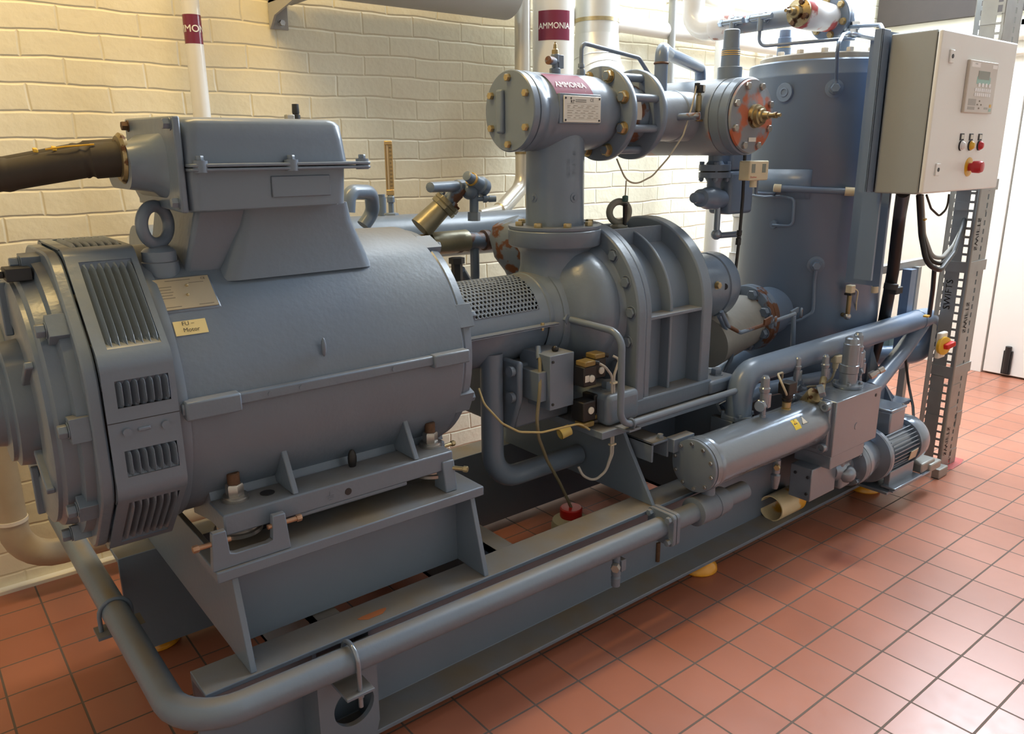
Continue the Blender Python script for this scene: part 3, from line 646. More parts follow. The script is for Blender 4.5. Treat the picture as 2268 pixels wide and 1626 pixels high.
# feet
for s in (0, 1):
    Y = (lambda y: y) if s == 0 else (lambda y: 2*AY-y)
    g = G(); g.box((-1.147, Y(.362), .634), (-.565, Y(.455), .682)); g.box((-.98, Y(.364), .624), (-.70, Y(.45), .636)); g.build('foot', 'cast', mo, bev=.004)
    for x in (-.99, -.675):
        g = G(); g.prism([(x, Y(.366), .682), (x, Y(.50), .682), (x, Y(.62), .80 if False else .682), (x, Y(.50), .70), (x, Y(.452), .735), (x, Y(.395), .775)] if False else [(x, Y(.366), .682), (x, Y(.50), .682), (x, Y(.46), .71), (x, Y(.425), .790)], (.014, 0, 0)); g.build('foot_gusset', 'cast', mo, bev=.003)
    g = G(); g.yz([(Y(.44), .634), (Y(.60), .60), (Y(.60), .64), (Y(.47), .705)], -1.14, -.57); g.build('foot_web', 'cast', mo)
    for x in (-1.096, -.588):
        y = Y(.43)
        g = G(); g.lathe((x, y, .682), (0, 0, 1), [(0, .029), (.006, .029), (.006, .026), (.011, .026)], 28); g.hexn((x, y, .693), (0, 0, 1), .034, .026, wash=False); g.build('holding_nut', 'steel', mo)
        g = G(); g.lathe((x, y, .715), (0, 0, 1), [(0, .0135), (.028, .0135), (.030, .011)], 20); g.build('holding_stud', 'rust', mo)
        g = G(); g.lathe((x, y, .605), (0, 0, 1), [(0, .04), (.004, .052), (.012, .052), (.014, .046), (.029, .046)], 36); g.build('levelling_disc', 'steel', mo)
g = G(); g.cyl((-1.03, .415, .6825), (-1.03, .415, .6835), .016, n=20); g.build('foot_hole', 'dark', mo)
g = G(); g.cyl((-.86, .363, .655), (-.86, .3612, .655), .0085, n=20); g.build('foot_tapping', 'dark', mo)
g = G(); g.sphere((-.81, .372+.06, .70), .013, 14, .9, .7, 2.0); g.build('drain_hole', 'black', mo)
textmesh('⏚', .03, 'cast', 'earth_mark', mo, (-.915, .362, .655), (1, 0, 0), (0, 0, 1)) if False else None
g = G()
for i, wd in enumerate((.018, .012, .006)): g.box((-.905-wd/2, .3608, .656-i*.005), (-.905+wd/2, .3622, .658-i*.005))
g.box((-.906, .3608, .657), (-.904, .3622, .668)); g.build('earth_mark', 'paint', mo)
# U brackets with jacking screws
def ubracket(cx, lab):
    t = thing('jacking_bracket', (cx, .38, .58), lab, 'bracket')
    g = G(); P = [(cx-.085, .58), (cx+.085, .58), (cx+.078, .665), (cx+.050, .665), (cx+.046, .612)]
    for k in range(9): a = k/8; P.append((cx+.046-.092*a, .612-.010*math.sin(PI*a)*0-.0+.010*math.sin(PI*a)*0+(-.004 if 0 < k < 8 else 0)))
    P += [(cx-.050, .665), (cx-.078, .665)]
    g.xz(P, .328, .345); g.build('bracket_plate', 'frame', t, bev=.002)
    for s in (-1, 1):
        g = G(); g.hexn((cx+s*.105, .337, .640), (s, 0, 0), .014, .012, wash=False); g.cyl((cx+s*.04, .337, .640), (cx+s*.11, .337, .640), .0055, n=12)
        g.build('jacking_screw', mat('copper_brown_screw', (.40, .24, .15), .4, metal=.6), t)
ubracket(-1.105, 'U-shaped jacking bracket with screws under the near motor foot bolt')
# far one is turned: two upright blocks
t = thing('jacking_bracket', (-.56, .38, .58), 'pair of jacking screw blocks beside the far motor foot bolt', 'bracket')
for (x, y) in ((-.600, .345), (-.545, .47)):
    g = G(); g.yz([(y, .58), (y+.055, .58), (y+.045, .66), (y+.012, .66)], x, x+.035); g.build('bracket_plate', 'frame', t, bev=.003)
for (x, y, z, d) in ((-.582, .375, .638, (.55, -.8, 0)), (-.53, .49, .64, (1, .1, 0))):
    g = G(); d = V(d).normalized(); p = V((x, y, z)); g.cyl(p-d*.02, p+d*.055, .0055, n=12); g.hexn(p+d*.05, d, .014, .012, wash=False); g.build('jacking_screw', 'brass', t)

# terminal box
tb = thing('terminal_box', (-.95, .6, 1.29), 'big blue-grey cast terminal box on top of the motor', 'terminal box')
def rrect(x0, x1, y0, y1, r, seg=6):
    P = []
    for cx, cy, a0 in ((x1-r, y1-r, 0), (x0+r, y1-r, 90), (x0+r, y0+r, 180), (x1-r, y0+r, 270)):
        for k in range(seg+1): a = math.radians(a0+90*k/seg); P.append((cx+r*math.cos(a), cy+r*math.sin(a)))
    return P
def loft(g, secs):
    R = [[g.bm.verts.new(p) for p in s] for s in secs]; n = len(R[0])
    for a, b in zip(R, R[1:]):
        for k in range(n): g._face((a[k], a[(k+1) % n], b[(k+1) % n], b[k]))
    g._face(R[0][::-1]); g._face(R[-1]); return g
def sec(x0, x1, y0, y1, r, z): return [(x, y, z) for x, y in rrect(x0, x1, y0, y1, r)]
bx0, bx1, by0, by1 = -1.128, -.790, .40, .80
g = G(); loft(g, [sec(bx0+.002, bx1-.005, by0+.004, by1, .022, 1.306), sec(bx0+.001, bx1-.001, by0+.001, by1, .022, 1.380)]); g.build('box_base', 'paint', tb)
g = G(); loft(g, [sec(bx0, bx1+.004, by0-.003, by1, .024, 1.394), sec(bx0, bx1, by0+.001, by1-.003, .026, 1.440), sec(bx0+.001, bx1-.002, by0+.004, by1-.006, .030, 1.468), sec(bx0+.003, bx1-.008, by0+.010, by1-.012, .032, 1.476), sec(bx0+.010, bx1-.018, by0+.022, by1-.02, .03, 1.481)]); g.build('box_lid', 'paint', tb, smooth=50)
g = G()
loft(g, [sec(bx0, bx1+.045, by0-.026, by1+.02, .012, 1.380), sec(bx0, bx1+.045, by0-.026, by1+.02, .012, 1.3862)])
loft(g, [sec(bx0, bx1+.045, by0-.026, by1+.02, .012, 1.388), sec(bx0, bx1+.045, by0-.026, by1+.02, .012, 1.3945)])
g.build('joint_lip', 'paint', tb, bev=.002)
for x, y in ((-1.108, .386), (-.925, .386), (-.760, .392), (-.76, .80)):
    g = G(); g.lathe((x, y, 1.378), (0, 0, 1), [(0, .014), (.022, .014)], 20); g.hexn((x, y, 1.400), (0, 0, 1), .013, .008); g.build('lid_bolt', 'paint', tb)
g = G(); g.box((-.965, .3975, 1.325), (-.835, .402, 1.368)); g.build('blank_panel', 'paint', tb, bev=.002)
# neck to the motor
g = G(); loft(g, [sec(-1.055, -.685, .485, .90, .04, 1.15), sec(-1.035, -.700, .492, .89, .035, 1.19), sec(-1.005, -.73, .495, .88, .03, 1.26), sec(-.99, -.745, .49, .86, .02, 1.303)]); g.build('neck', 'cast', tb, smooth=50)
g = G(); loft(g, [sec(-1.12, -.793, .43, .80, .03, 1.302), sec(-1.12, -.793, .43, .80, .03, 1.307)]); g.build('base_flange', 'cast', tb)
g = G(); g.prism([(-1.09, .50, 1.305), (-1.09, .80, 1.305), (-1.12, .80, 1.16), (-1.12, .53, 1.16)], (.12, 0, 0)); g.build('neck_shoulder', 'cast', tb, bev=.01)
# gland plate on the left end
gp = bx0
g = G(); g.yz([(.405, 1.482), (.75, 1.488), (.765, 1.35), (.70, 1.31), (.41, 1.302)], gp-.016, gp-.002); g.build('gland_plate', 'paint', tb, bev=.004)
g = G(); R0 = [(gp-.012, y, z) for y, z in rrect(.46, .72, 1.325, 1.455, .04)]; R1 = [(gp-.075, y, z) for y, z in rrect(.50, .70, 1.345, 1.435, .045)]
loft(g, [R0, [((a[0]*2+b[0])/3, (a[1]+b[1]*2)/3, (a[2]+b[2]*2)/3) for a, b in zip(R0, R1)], R1]); g.build('gland_hood', 'paint', tb, smooth=50)
for y, z in ((.725, 1.472), (.425, 1.468), (.735, 1.35), (.425, 1.322)):
    g = G().hexn((gp-.016, y, z), (-1, 0, 0), .018, .012); g.build('gland_bolt', 'rust' if y > .7 else 'paint', tb)
g = G(); g.lathe((gp-.070, .565, 1.405), (-1, 0, .0), [(0, .048), (.006, .050), (.012, .044)], 30); g.build('cable_grommet', 'brassd', tb)

# power cables leaving to the left
for i, (dy, dz, r, lab) in enumerate(((0, 0, .031, 'thick nearer black power cable entering the left end of the terminal box'), (.075, .022, .026, 'second black power cable running behind the nearer one into the terminal box'))):
    pts = [(-1.19, .565+dy, 1.405+dz*.5), (-1.26, .585+dy, 1.400+dz*.5), (-1.40, .63+dy, 1.375+dz*.4), (-1.62, .72+dy, 1.37+dz*.2), (-2.2, 1.0+dy, 1.40), (-3.1, 1.2+dy, 1.9)]
    t = thing('power_cable', (-1.19, .56, 1.37), lab, 'cable')
    def rad(f, r=r): return r*(1.12 if f < .06 else 1.0+.04*math.sin(f*40))
    G().tube(pts, rad, bend=.2, n=22).build('cable_sheath', 'rubber', t)
    if i == 0:
        for x, y, z, yaw_ in ((-1.315, .605, 1.426, .2), (-1.345, .618, 1.423, .1)):
            G().obox((x, y-.012, z-.001), (1, .3, -.1), (0, 1, .3), (0, 0, 1), .010, .008, .008).build('cable_tie', 'yel', t, bev=.002)
        G().tube([(-1.25, .56, 1.432), (-1.30, .575, 1.428), (-1.33, .59, 1.423)], .0016, n=8).build('earth_wire', 'yel', t)
# ================================================================== screw compressor
co = thing('screw_compressor', (.35, AY, .6), 'blue-grey cast screw compressor with bolted arched flange and heavy ribs', 'compressor')
def arch(R, zb, n=40, cy=AY, cz=AZ, sq=1.0):      # arch shaped profile, straight sides down to zb
    return [(cy-R*math.cos(PI*k/n), cz+R*math.sin(PI*k/n)) for k in range(n+1)]+[(cy+R, zb), (cy-R, zb)]
g = G(); g.yz(arch(.288, .602), .158, .197); g.build('front_flange', 'cast', co, bev=.006, smooth=30)
g = G(); g.yz(arch(.283, .602), .1985, .226); g.build('casing_flange', 'cast', co, bev=.005, smooth=30)
g = G(); g.lathe((-.02, AY, AZ), (1, 0, 0), [(0, .150), (.03, .158), (.06, .185), (.09, .208), (.12, .222), (.150, .230), (.170, .232), (.178, .240)], 72); g.build('bell_housing', 'cast', co, smooth=60)
g = G(); g.sphere((.095, .625, .925), .182, 48, .62, .98, 1.06); g.build('bell_bulge', 'cast', co, smooth=80)
g = G(); g.yz(arch(.222, .602), .226, .50); g.build('rotor_casing', 'cast', co, smooth=30)
g = G(); g.yz(arch(.262, .602, cy=AY), .338, .350); g.build('middle_rib', 'cast', co, bev=.003)
g = G(); g.yz(arch(.282, .602), .478, .530); g.build('rear_flange', 'cast', co, bev=.006)
g = G(); g.box((.226, .412, .900), (.478, .48, .911)); g.build('horizontal_rib', 'cast', co, bev=.002)
for y in (.60, .755):
    g = G(); g.box((.226, y, 1.08), (.478, y+.012, 1.167)); g.build('top_rib', 'cast', co, bev=.002)
g = G(); g.box((.150, .40, .600), (.54, .98, .655)); g.build('base', 'cast', co, bev=.006)
for s in (0, 1):
    Y = (lambda y: y) if s == 0 else (lambda y: 2*AY-y)
    g = G(); g.box((.020, Y(.385), .600), (.160, Y(.56), .700)); g.build('foot', 'cast', co, bev=.018, bseg=4)
    g = G(); g.hexn((.082, Y(.45), .700), (0, 0, 1), .036, .022); g.build('foot_bolt', 'cast', co)
    g = G(); g.box((.52, Y(.39), .600), (.67, Y(.56), .648)); g.build('foot', 'cast', co, bev=.012, bseg=3)
    g = G(); g.hexn((.615, Y(.44), .648), (0, 0, 1), .034, .020); g.build('foot_bolt', 'cast', co)
for k in range(13):
    a = math.radians(-38+256*k/12); y, z = AY-.257*math.cos(a), AZ+.257*math.sin(a)
    g = G(); g.hexn((.158, y, z), (-1, 0, 0), .029, .009, wash=False); g.torus((.157, y, z), (1, 0, 0), .0195, .0015, 24, 6); g.build('flange_bolt', 'cast', co)
g = G(); g.cyl((.1575, .462, .775), (.1565, .462, .775), .008, n=16); g.build('dowel_hole', 'dark', co)
# rear end: domed cover and discharge bearing cover
g = G(); g.lathe((.53, AY, AZ+.01), (1, 0, 0), [(0, .235), (.03, .235), (.05, .225), (.06, .19), (.062, .10)], 60); g.build('rear_dome', 'cast', co)
g = G(); g.lathe((.55, .665, .915), (1, 0, 0), [(0, .128), (.02, .122), (.25, .122), (.253, .119), (.262, .119), (.265, .124), (.315, .124), (.33, .116), (.335, .07)], 60); g.build('bearing_cover', 'cast', co)
g = G(); g.hexn(at(1588, 632, y=.545), (0, -1, 0), .022, .012); g.build('plug', 'brass', co)
g = G(); g.cyl(at(1605, 635, y=.549), at(1605, 635, y=.545), .012, n=18); g.build('plug_hole', 'dark', co)
# suction pedestal and big round flange on top of the bell
g = G(); g.lathe((.07, AY, .96), (0, 0, 1), [(0, .145), (.06, .120), (.10, .110), (.140, .110), (.158, .120), (.166, .143), (.170, .147), (.214, .148), (.217, .145)], 64); g.build('suction_flange', 'cast', co, smooth=45)
# lifting eye
g = G(); g.lathe((.33, .66, 1.145), (0, 0, 1), [(0, .030), (.025, .030), (.028, .024), (.034, .012)], 28); g.torus((.33, .66, 1.215), (-.42, -.9, 0), .034, .0115, 44, 14); g.build('lifting_eye', mat('olive_grey_steel', (.20, .20, .165), .5, bump=.4, bs=120), co)

# coupling guard between motor and compressor
cg = thing('coupling_guard', (-.24, AY, .78), 'drum-shaped coupling guard with perforated sheet top between motor and compressor', 'guard')
R = .131
def halfshell(a0, a1, x0, x1, R, n=24):
    g = G(); rows = []
    for k in range(n+1):
        a = math.radians(a0+(a1-a0)*k/n); rows.append([g.bm.verts.new((x, AY-R*math.cos(a), AZ+R*math.sin(a))) for x in (x0, x1)])
    for p, q in zip(rows, rows[1:]): g._face((p[0], p[1], q[1], q[0]))
    return g
o = halfshell(3, -183, -.442, -.02, R).build('lower_guard', 'paint', cg); sm = o.modifiers.new('s', 'SOLIDIFY'); sm.thickness = .004
def perforated(x0, x1, a0, a1, R, nx, na):
    """sheet on a cylinder, one square cell per hole; each cell is a ring of faces round a real opening"""
    g = G(); dx = (x1-x0)/nx; da = (a1-a0)/na; K = 12; hr = .33
    cache = {}
    def vert(x, a):
        key = (round(x, 5), round(a, 5))
        if key not in cache: cache[key] = g.bm.verts.new((x, AY-R*math.cos(a), AZ+R*math.sin(a)))
        return cache[key]
    for j in range(na):
        off = dx/2 if j % 2 else 0
        for i in range(nx):
            cx = x0+(i+.5)*dx+off*1.0-dx*.25; ca = a0+(j+.5)*da; xl = x0+i*dx+(off-dx*.25)*(i > 0); xr = x0+(i+1)*dx+(off-dx*.25)*(i < nx-1)
            O = []; I = []
            for k in range(K):
                t = 2*PI*k/K+PI/4; c_, s_ = math.cos(t), math.sin(t); m_ = max(abs(c_), abs(s_)); ux, uy = c_/m_, s_/m_
                ox = cx+(ux*(xr-cx) if ux > 0 else ux*(cx-xl)); O.append(vert(ox, ca+uy*da/2)); I.append(vert(cx+c_*dx*hr, ca+s_*da*hr))
            for k in range(K): g._face((O[k], O[(k+1) % K], I[(k+1) % K], I[k]))
    return g
dxh = .0138
o = perforated(-.435, -.435+dxh*24, math.radians(20), math.radians(160), R+.0035, 24, 24).build('perforated_sheet', 'paint', cg, smooth=40)
o.modifiers.new('s', 'SOLIDIFY').thickness = .0015
for a0, a1 in ((0, 20), (160, 180)):
    halfshell(a0, a1, -.435, -.1038, R+.0035, 6).build('sheet_margin', 'paint', cg)
halfshell(0, 180, -.1038, -.068, R+.0035).build('sheet_end_band', 'paint', cg)
g = G(); g.lathe((-.068, AY, AZ), (1, 0, 0), [(0, .1345), (.003, .138), (.016, .138), (.018, .135), (.06, .150)], 60, cap=False); g.build('guard_collar', 'cast', cg)
for s in (-1, 1):
    g = G(); g.box((-.44, AY+s*.128, AZ-.0035), (-.05, AY+s*.160, AZ-.001)); g.box((-.44, AY+s*.128, AZ+.0005), (-.05, AY+s*.160, AZ+.003)); g.build('guard_lip', 'paint', cg)
g = G(); g.cyl((-.11, AY-.150, AZ-.014), (-.11, AY-.150, AZ+.009), .004, n=10); g.hexn((-.11, AY-.150, AZ+.003), (0, 0, 1), .010, .006); g.hexn((-.11, AY-.150, AZ-.0035), (0, 0, -1), .010, .006); g.build('guard_bolt', 'brass', cg)
g = G(); g.lathe((-.432, AY, AZ), (1, 0, 0), [(0, .10), (.01, .118), (.35, .118), (.36, .10)], 48); g.lathe((-.30, AY, AZ), (1, 0, 0), [(0, .085), (.06, .085), (.065, .06), (.10, .06), (.105, .085), (.16, .085)], 40); g.build('coupling_with_shade_drum', 'dark', cg)  # coupling plus an added dark drum, painting shade behind the guard holes

# ================================================================== suction tee / filter body on its column
ZT = 1.525
te = thing('suction_filter', (.07, AY, 1.178), 'blue-grey tee-shaped filter body with six-bolt end cover, ammonia sticker and white nameplate', 'filter')
g = G(); g.lathe((.07, AY, 1.178), (0, 0, 1), [(0, .145), (.004, .147), (.010, .147), (.0105, .092), (.30, .090)], 60); g.build('column', 'paint', te, smooth=40)
g = G(); g.lathe((-.086, AY, ZT), (1, 0, 0), [(0, .110), (.002, .114), (.030, .114), (.033, .1105), (.060, .110), (.063, .1125), (.075, .1125), (.26, .1125), (.30, .110), (.335, .098), (.345, .095)], 72); g.build('barrel', 'paint', te, smooth=50)
g = G(); g.lathe((-.089, AY, ZT), (-1, 0, 0), [(0, .114), (.020, .115), (.023, .112)], 72); g.build('end_cover', 'paint', te)
g = G(); g.box((-.127, AY+.018, ZT-.062), (-.110, AY+.046, ZT+.062)); g.build('cover_rib', 'paint', te, bev=.007, bseg=3)
for k in range(6):
    a = math.radians(90+60*k+0); p = (-.112, AY-.093*math.cos(a), ZT+.093*math.sin(a)); G().hexn(p, (-1, 0, 0), .019, .012, wash=False).build('cover_bolt', 'brass', te)
def disc(x, R, th, name, parent, m='paint', rh=0):
    return G().lathe((x, AY, ZT), (1, 0, 0), [(0, R-.003), (.003, R), (th-.003, R), (th, R-.003)], 72).build(name, m, parent, smooth=50)
disc(.255, .145, .026, 'outlet_flange', te)
for k in range(8):
    a = PI/8+k*PI/4; y, z = AY-.120*math.cos(a), ZT+.120*math.sin(a)
    g = G(); g.cyl((.235, y, z), (.43, y, z), .0125, n=18); g.build('stud', 'paint', te)
    g = G(); g.hexn((.254, y, z), (-1, 0, 0), .030, .016); g.build('stud_nut', 'brass', te)
disc(.400, .142, .026, 'pipe_flange', te)
g = G(); g.lathe((.281, AY, ZT), (1, 0, 0), [(0, .088), (.02, .096), (.10, .096), (.119, .088)], 60); g.build('check_valve_body', 'rusty', te)
f = wrapx(AY, ZT, .096, .335, math.radians(5), .0008); patch(f, .035, .055, 'tag_plate', mat('stained_white_tag', (.62, .60, .54), .5, stain=(.45, .12, .07), ss=22, sa=.56), te)
# column plugs and embossed marks
for aa, z in ((-3.10, 1.275), (-1.60, 1.275)):
    e = V((math.cos(aa), math.sin(aa), 0)); p = V((.07, AY, z))+e*.088; g = G(); g.lathe(p, e, [(0, .016), (.005, .0145), (.0055, .007), (.010, .007), (.010, .004)], 24); g.build('column_plug', 'paint', te)
def wz(x0, z0, rot): 
    a0 = -1.62
    def f(x, y): X_, Y_ = (y, x) if rot else (x, y); return V((.07+.0914*math.cos(a0-x0/.09+X_*-1/.09), AY+.0914*math.sin(a0-x0/.09+X_*-1/.09), z0+Y_))
    return f
textmesh('1SN-5/1-160', .015, 'paint', 'embossed_mark', te, (0, 0, 0), (1, 0, 0), (0, 0, 1), wrap=wz(0, 1.375, True), bold=.0005)
textmesh('A6X7.100', .014, 'paint', 'embossed_mark', te, (0, 0, 0), (1, 0, 0), (0, 0, 1), wrap=wz(.02, 1.36, True), bold=.0005)
for k in range(8):
    a = PI/8+k*PI/4; g = G(); g.hexn((.07+.117*math.cos(a), AY+.117*math.sin(a), 1.188), (0, 0, 1), .022, .013, wash=False); g.build('column_bolt', 'brass', te)
# sticker and nameplate
f = wrapx(AY, ZT, .1125, .050, math.radians(46), .0007)
g = G(); NX, NY = 14, 10; w_, h_ = .150, .088
Rr = [[g.bm.verts.new(f(-w_/2+w_*i/NX+(.5-j/NY)*.012, -h_/2+h_*j/NY)) for i in range(NX+1)] for j in range(NY+1)]
for j in range(NY):
    for i in range(NX): g._face((Rr[j][i], Rr[j][i+1], Rr[j+1][i+1], Rr[j+1][i]))
stk = g.build('ammonia_sticker', 'labelw', te)
textmesh('AMMONIA', .0275, 'ltext', 'lettering', stk, (0, 0, 0), (1, 0, 0), (0, 0, 1), wrap=wrapx(AY, ZT, .1125, .049, math.radians(40), .0022), bold=.0005, sx=.92)
npc = V((.066, AY-.1155, ZT+.004)); npl = G().box((-.004, npc.y-.003, npc.z-.036), (.146, npc.y, npc.z+.038)).build('nameplate', 'plateW', te, bev=.002)
g = G(); g.box((-.016, npc.y+.001, npc.z-.040), (.150, AY-.07, npc.z+.044)); g.build('nameplate_bracket', 'paint', te, bev=.002)
g = G(); 
for x in (.003, .139):
    for z in (-.030, .031): G().cyl((x, npc.y-.0045, npc.z+z), (x, npc.y-.003, npc.z+z), .003, n=10).build('rivet', 'dark', npl)
textmesh('RT', .013, 'ink', 'lettering', npl, (.030, npc.y-.0032, npc.z+.021), (1, 0, 0), (0, 0, 1), bold=.0002)
textmesh('CE', .013, 'ink', 'lettering', npl, (.108, npc.y-.0032, npc.z+.027), (1, 0, 0), (0, 0, 1))
g = G(); g.obox((.024, npc.y-.0034, npc.z+.031), (1, 0, 1), (0, 1, 0), (1, 0, -1), .005, .0004, .005)
for i in range(2): g.box((.042, npc.y-.0036, npc.z+.026-.005*i), (.085, npc.y-.0031, npc.z+.0275-.005*i))
g.build('maker_print', 'ink', npl, smooth=0)
g = G(); rr_ = random.Random(3)
for z in (.010, .0055, -.004, -.0095, -.018, -.0235):
    x = .010
    while x < .130:
        L_ = rr_.uniform(.008, .024); g.box((x, npc.y-.0035, npc.z+z), (min(x+L_, .134), npc.y-.0031, npc.z+z+.0012)); x += L_+.012
for z in (.0155, .002, -.0125, -.027): g.box((.008, npc.y-.0035, npc.z+z), (.134, npc.y-.0032, npc.z+z+.0004))
g.build('small_print', 'inkg', npl, smooth=0)
# vent valve on the barrel and the small impulse line
t = thing('service_valve', (.067, AY, 1.635), 'small capped angle service valve on top of the tee barrel', 'valve')
g = G(); g.lathe((.067, AY, 1.634), (0, 0, 1), [(0, .017), (.018, .017), (.020, .010), (.034, .010), (.035, .013), (.058, .013)], 22); g.box((.072, AY-.012, 1.652), (.092, AY+.012, 1.690)); g.build('valve_body', 'paint', t, bev=.002)
g = G(); g.lathe((.067, AY, 1.692), (0, 0, 1), [(0, .011), (.012, .010), (.016, .006), (.028, .005), (.030, .003), (.034, .003)], 18); g.build('brass_spindle', 'brassd', t)
g = G(); g.lathe((.062, AY-.005, 1.672), (-1, -.2, 0), [(0, .009), (.014, .012), (.034, .012)], 18); g.build('side_cap', 'rusty', t)
t = thing('impulse_tube', (.175, AY, 1.63), 'thin grey steel tube arching from the tee barrel to the riser elbow', 'tube')
g = G(); g.tube([(.175, AY, 1.63), (.175, AY, 1.732), (.444, .70, 1.706), (.50, .70, 1.655), (.535, .70, 1.645)], .0065, bend=.02, n=12); g.build('tube_run', 'paint', t)
g = G(); g.hexn((.175, AY, 1.634), (0, 0, 1), .022, .022, wash=False); g.hexn((.175, AY, 1.66), (0, 0, 1), .018, .012, wash=False); g.build('tube_nut', 'paint', t)

# ================================================================== suction stop valve, axis along y
sv = thing('stop_valve', (.79, .75, 1.38), 'large blue-grey stop valve patched with red primer, brass stem pointing out', 'valve')
g = G(); g.cyl((.426, AY, ZT), (.72, AY, ZT), .083, n=52); g.lathe((.60, AY, ZT), (1, 0, 0), [(0, .084), (.006, .086), (.012, .084)], 52); g.build('inlet_pipe', 'primer2', sv)
g = G(); g.lathe((.79, .575, 1.522), (0, 1, 0), [(0, .130), (.10, .130), (.38, .130), (.42, .122), (.455, .095), (.475, .05)], 64); g.build('valve_body', 'primer2', sv, smooth=50)
g = G(); g.lathe((.79, .500, 1.522), (0, 1, 0), [(0, .124), (.004, .128), (.032, .129), (.034, .125), (.038, .129), (.072, .129), (.076, .126)], 64); g.build('bonnet_flange', 'paint', sv)
g = G(); g.lathe((.79, .4985, 1.522), (0, -1, 0), [(0, .120), (.003, .122), (.010, .119), (.014, .06), (.02, .04)], 60); g.build('bonnet_cover', 'primer', sv)
for k in range(8):
    a = PI/8+k*PI/4; g = G(); g.hexn((.79+.104*math.cos(a), .491, 1.522+.104*math.sin(a)), (0, -1, 0), .022, .012); g.build('bonnet_bolt', 'steel', sv)
g = G(); g.lathe((.79, .485, 1.522), (0, -1, 0), [(0, .040), (.02, .038), (.022, .031), (.034, .031), (.036, .024), (.042, .022), (.044, .014), (.062, .012), (.064, .008), (.080, .0075), (.082, .010), (.092, .010), (.093, .006), (.106, .006)], 28); g.build('brass_stem', 'brassd', sv)
g = G(); g.box((.772, .4825, 1.438), (.812, .4845, 1.452)); g.build('stamped_tag', 'plateW', sv)
t = thing('capped_riser', (.80, .62, 1.63), 'grey capped riser with yellow rings standing on the stop valve', 'valve')
g = G(); g.lathe((.80, .60, 1.632), (0, 0, 1), [(0, .042), (.055, .042), (.058, .032), (.115, .031), (.116, .028), (.175, .027), (.178, .022)], 32); g.build('riser_body', 'paint', t)
for z in (1.727, 1.733, 1.739): G().torus((.80, .60, z), (0, 0, 1), .0315, .0012, 30, 6).build('yellow_ring', 'yel', t)
# pressure transmitter and two small fittings on the inlet pipe / valve side
t = thing('pressure_transmitter', at(1552, 262, y=.59), 'small pressure transmitter with black plug head on the suction pipe, thin cable attached', 'sensor')
g = G(); p = V((.640, .60, 1.51)); g.tube([p+V((.045, .0, .0)), p, p+V((0, 0, .06))], .006, n=12); g.lathe(p+V((0, 0, .03)), (0, 0, 1), [(0, .0095), (.05, .0095), (.052, .007), (.06, .007)], 20); g.build('sensor_tube', 'brassd', t)
g = G(); g.cyl(p+V((.04, 0, 0)), p+V((.09, -.02, .002)), .011, n=16); g.hexn(p+V((.085, -.02, .002)), (1, -.3, 0), .020, .016); g.build('sensor_fitting', 'paint', t)
g = G(); g.box(p+V((-.014, -.012, .088)), p+V((.014, .012, .114))); g.box(p+V((-.018, -.008, .10)), p+V((-.006, .008, .12))); g.build('sensor_head', 'black', t, bev=.002)
g = G(); g.box(p+V((.0045, -.0135, .092)), p+V((.0145, -.0115, .112))); g.build('head_sticker', 'plateW', t)
t = thing('side_fitting', at(1502, 255, y=.61), 'capped side fitting pointing out of the suction pipe left of the transmitter', 'fitting')
g = G(); g.cyl((.545, .625, 1.518), (.575, .555, 1.52), .012, n=18); g.hexn((.572, .56, 1.52), (.4, -.9, 0), .024, .018, wash=False); g.lathe((.54, .64, 1.518), (.3, -.9, 0), [(0, .020), (.016, .018)], 18); g.build('fitting_body', 'rusty', t)
# equalising riser with elbow going over to the back
t = thing('bypass_pipe', (.545, AY, 1.60), 'blue-grey pipe with welded elbow rising from the suction pipe and crossing behind the stop valve', 'pipe')
g = G(); g.tube([(.545, AY, 1.60), (.545, AY, 1.742), (.66, .76, 1.738), (1.08, .95, 1.728), (1.10, .96, 1.60)], .0225, bend=.035, n=20); g.build('pipe_run', 'vessel', t)
g = G(); g.lathe((.545, AY, 1.69), (0, 0, 1), [(0, .0235), (.004, .026), (.008, .0235)], 24); g.build('weld_bead', 'rust', t)

RY = .68
# regulator group hanging under the stop valve
rg = thing('regulator_valve', (.85, RY, 1.10), 'dark blue-grey flanged regulator valve group hanging below the stop valve', 'valve')
def A(px, py, y=RY): return at(px, py, y=y)
c = A(1583, 375); cx, cz = c.x, c.z
g = G(); g.cyl((cx, RY, 1.43), (cx, RY, cz+.01), .026, n=26); g.lathe((cx, RY, cz-.005), (0, 0, 1), [(0, .058), (.022, .058), (.023, .034), (.035, .026)], 34); g.build('upper_flange', 'vessel', rg)
g = G(); g.lathe((cx, RY, cz-.010), (0, 0, -1), [(0, .058), (.020, .058), (.021, .034), (.036, .026), (.10, .026)], 34); g.build('lower_flange', 'vessel', rg)
g = G(); g.lathe((cx, RY, cz-.0105), (0, 0, 1), [(0, .050), (.006, .050)], 30); g.build('gasket', 'dark', rg)
for k in range(4):
    a = PI/4+k*PI/2; x, y = cx+.047*math.cos(a), RY+.047*math.sin(a); g = G(); g.cyl((x, y, cz-.045), (x, y, cz+.02), .0055, n=10); g.hexn((x, y, cz+.017), (0, 0, 1), .017, .011, wash=False); g.hexn((x, y, cz-.030), (0, 0, -1), .017, .011, wash=False); g.build('flange_bolt', 'vessel', rg)
p = A(1600, 440); g = G(); q = A(1520, 438, RY-.06); dd = (q-p)
g.lathe(p, dd, [(0, .034), (.06, .034), (.066, .040), (.13, .040), (.136, .036), (.185, .032), (.188, .018), (.235, .018), (.238, .012)], 32); g.build('regulator_cap', 'vessel', rg)
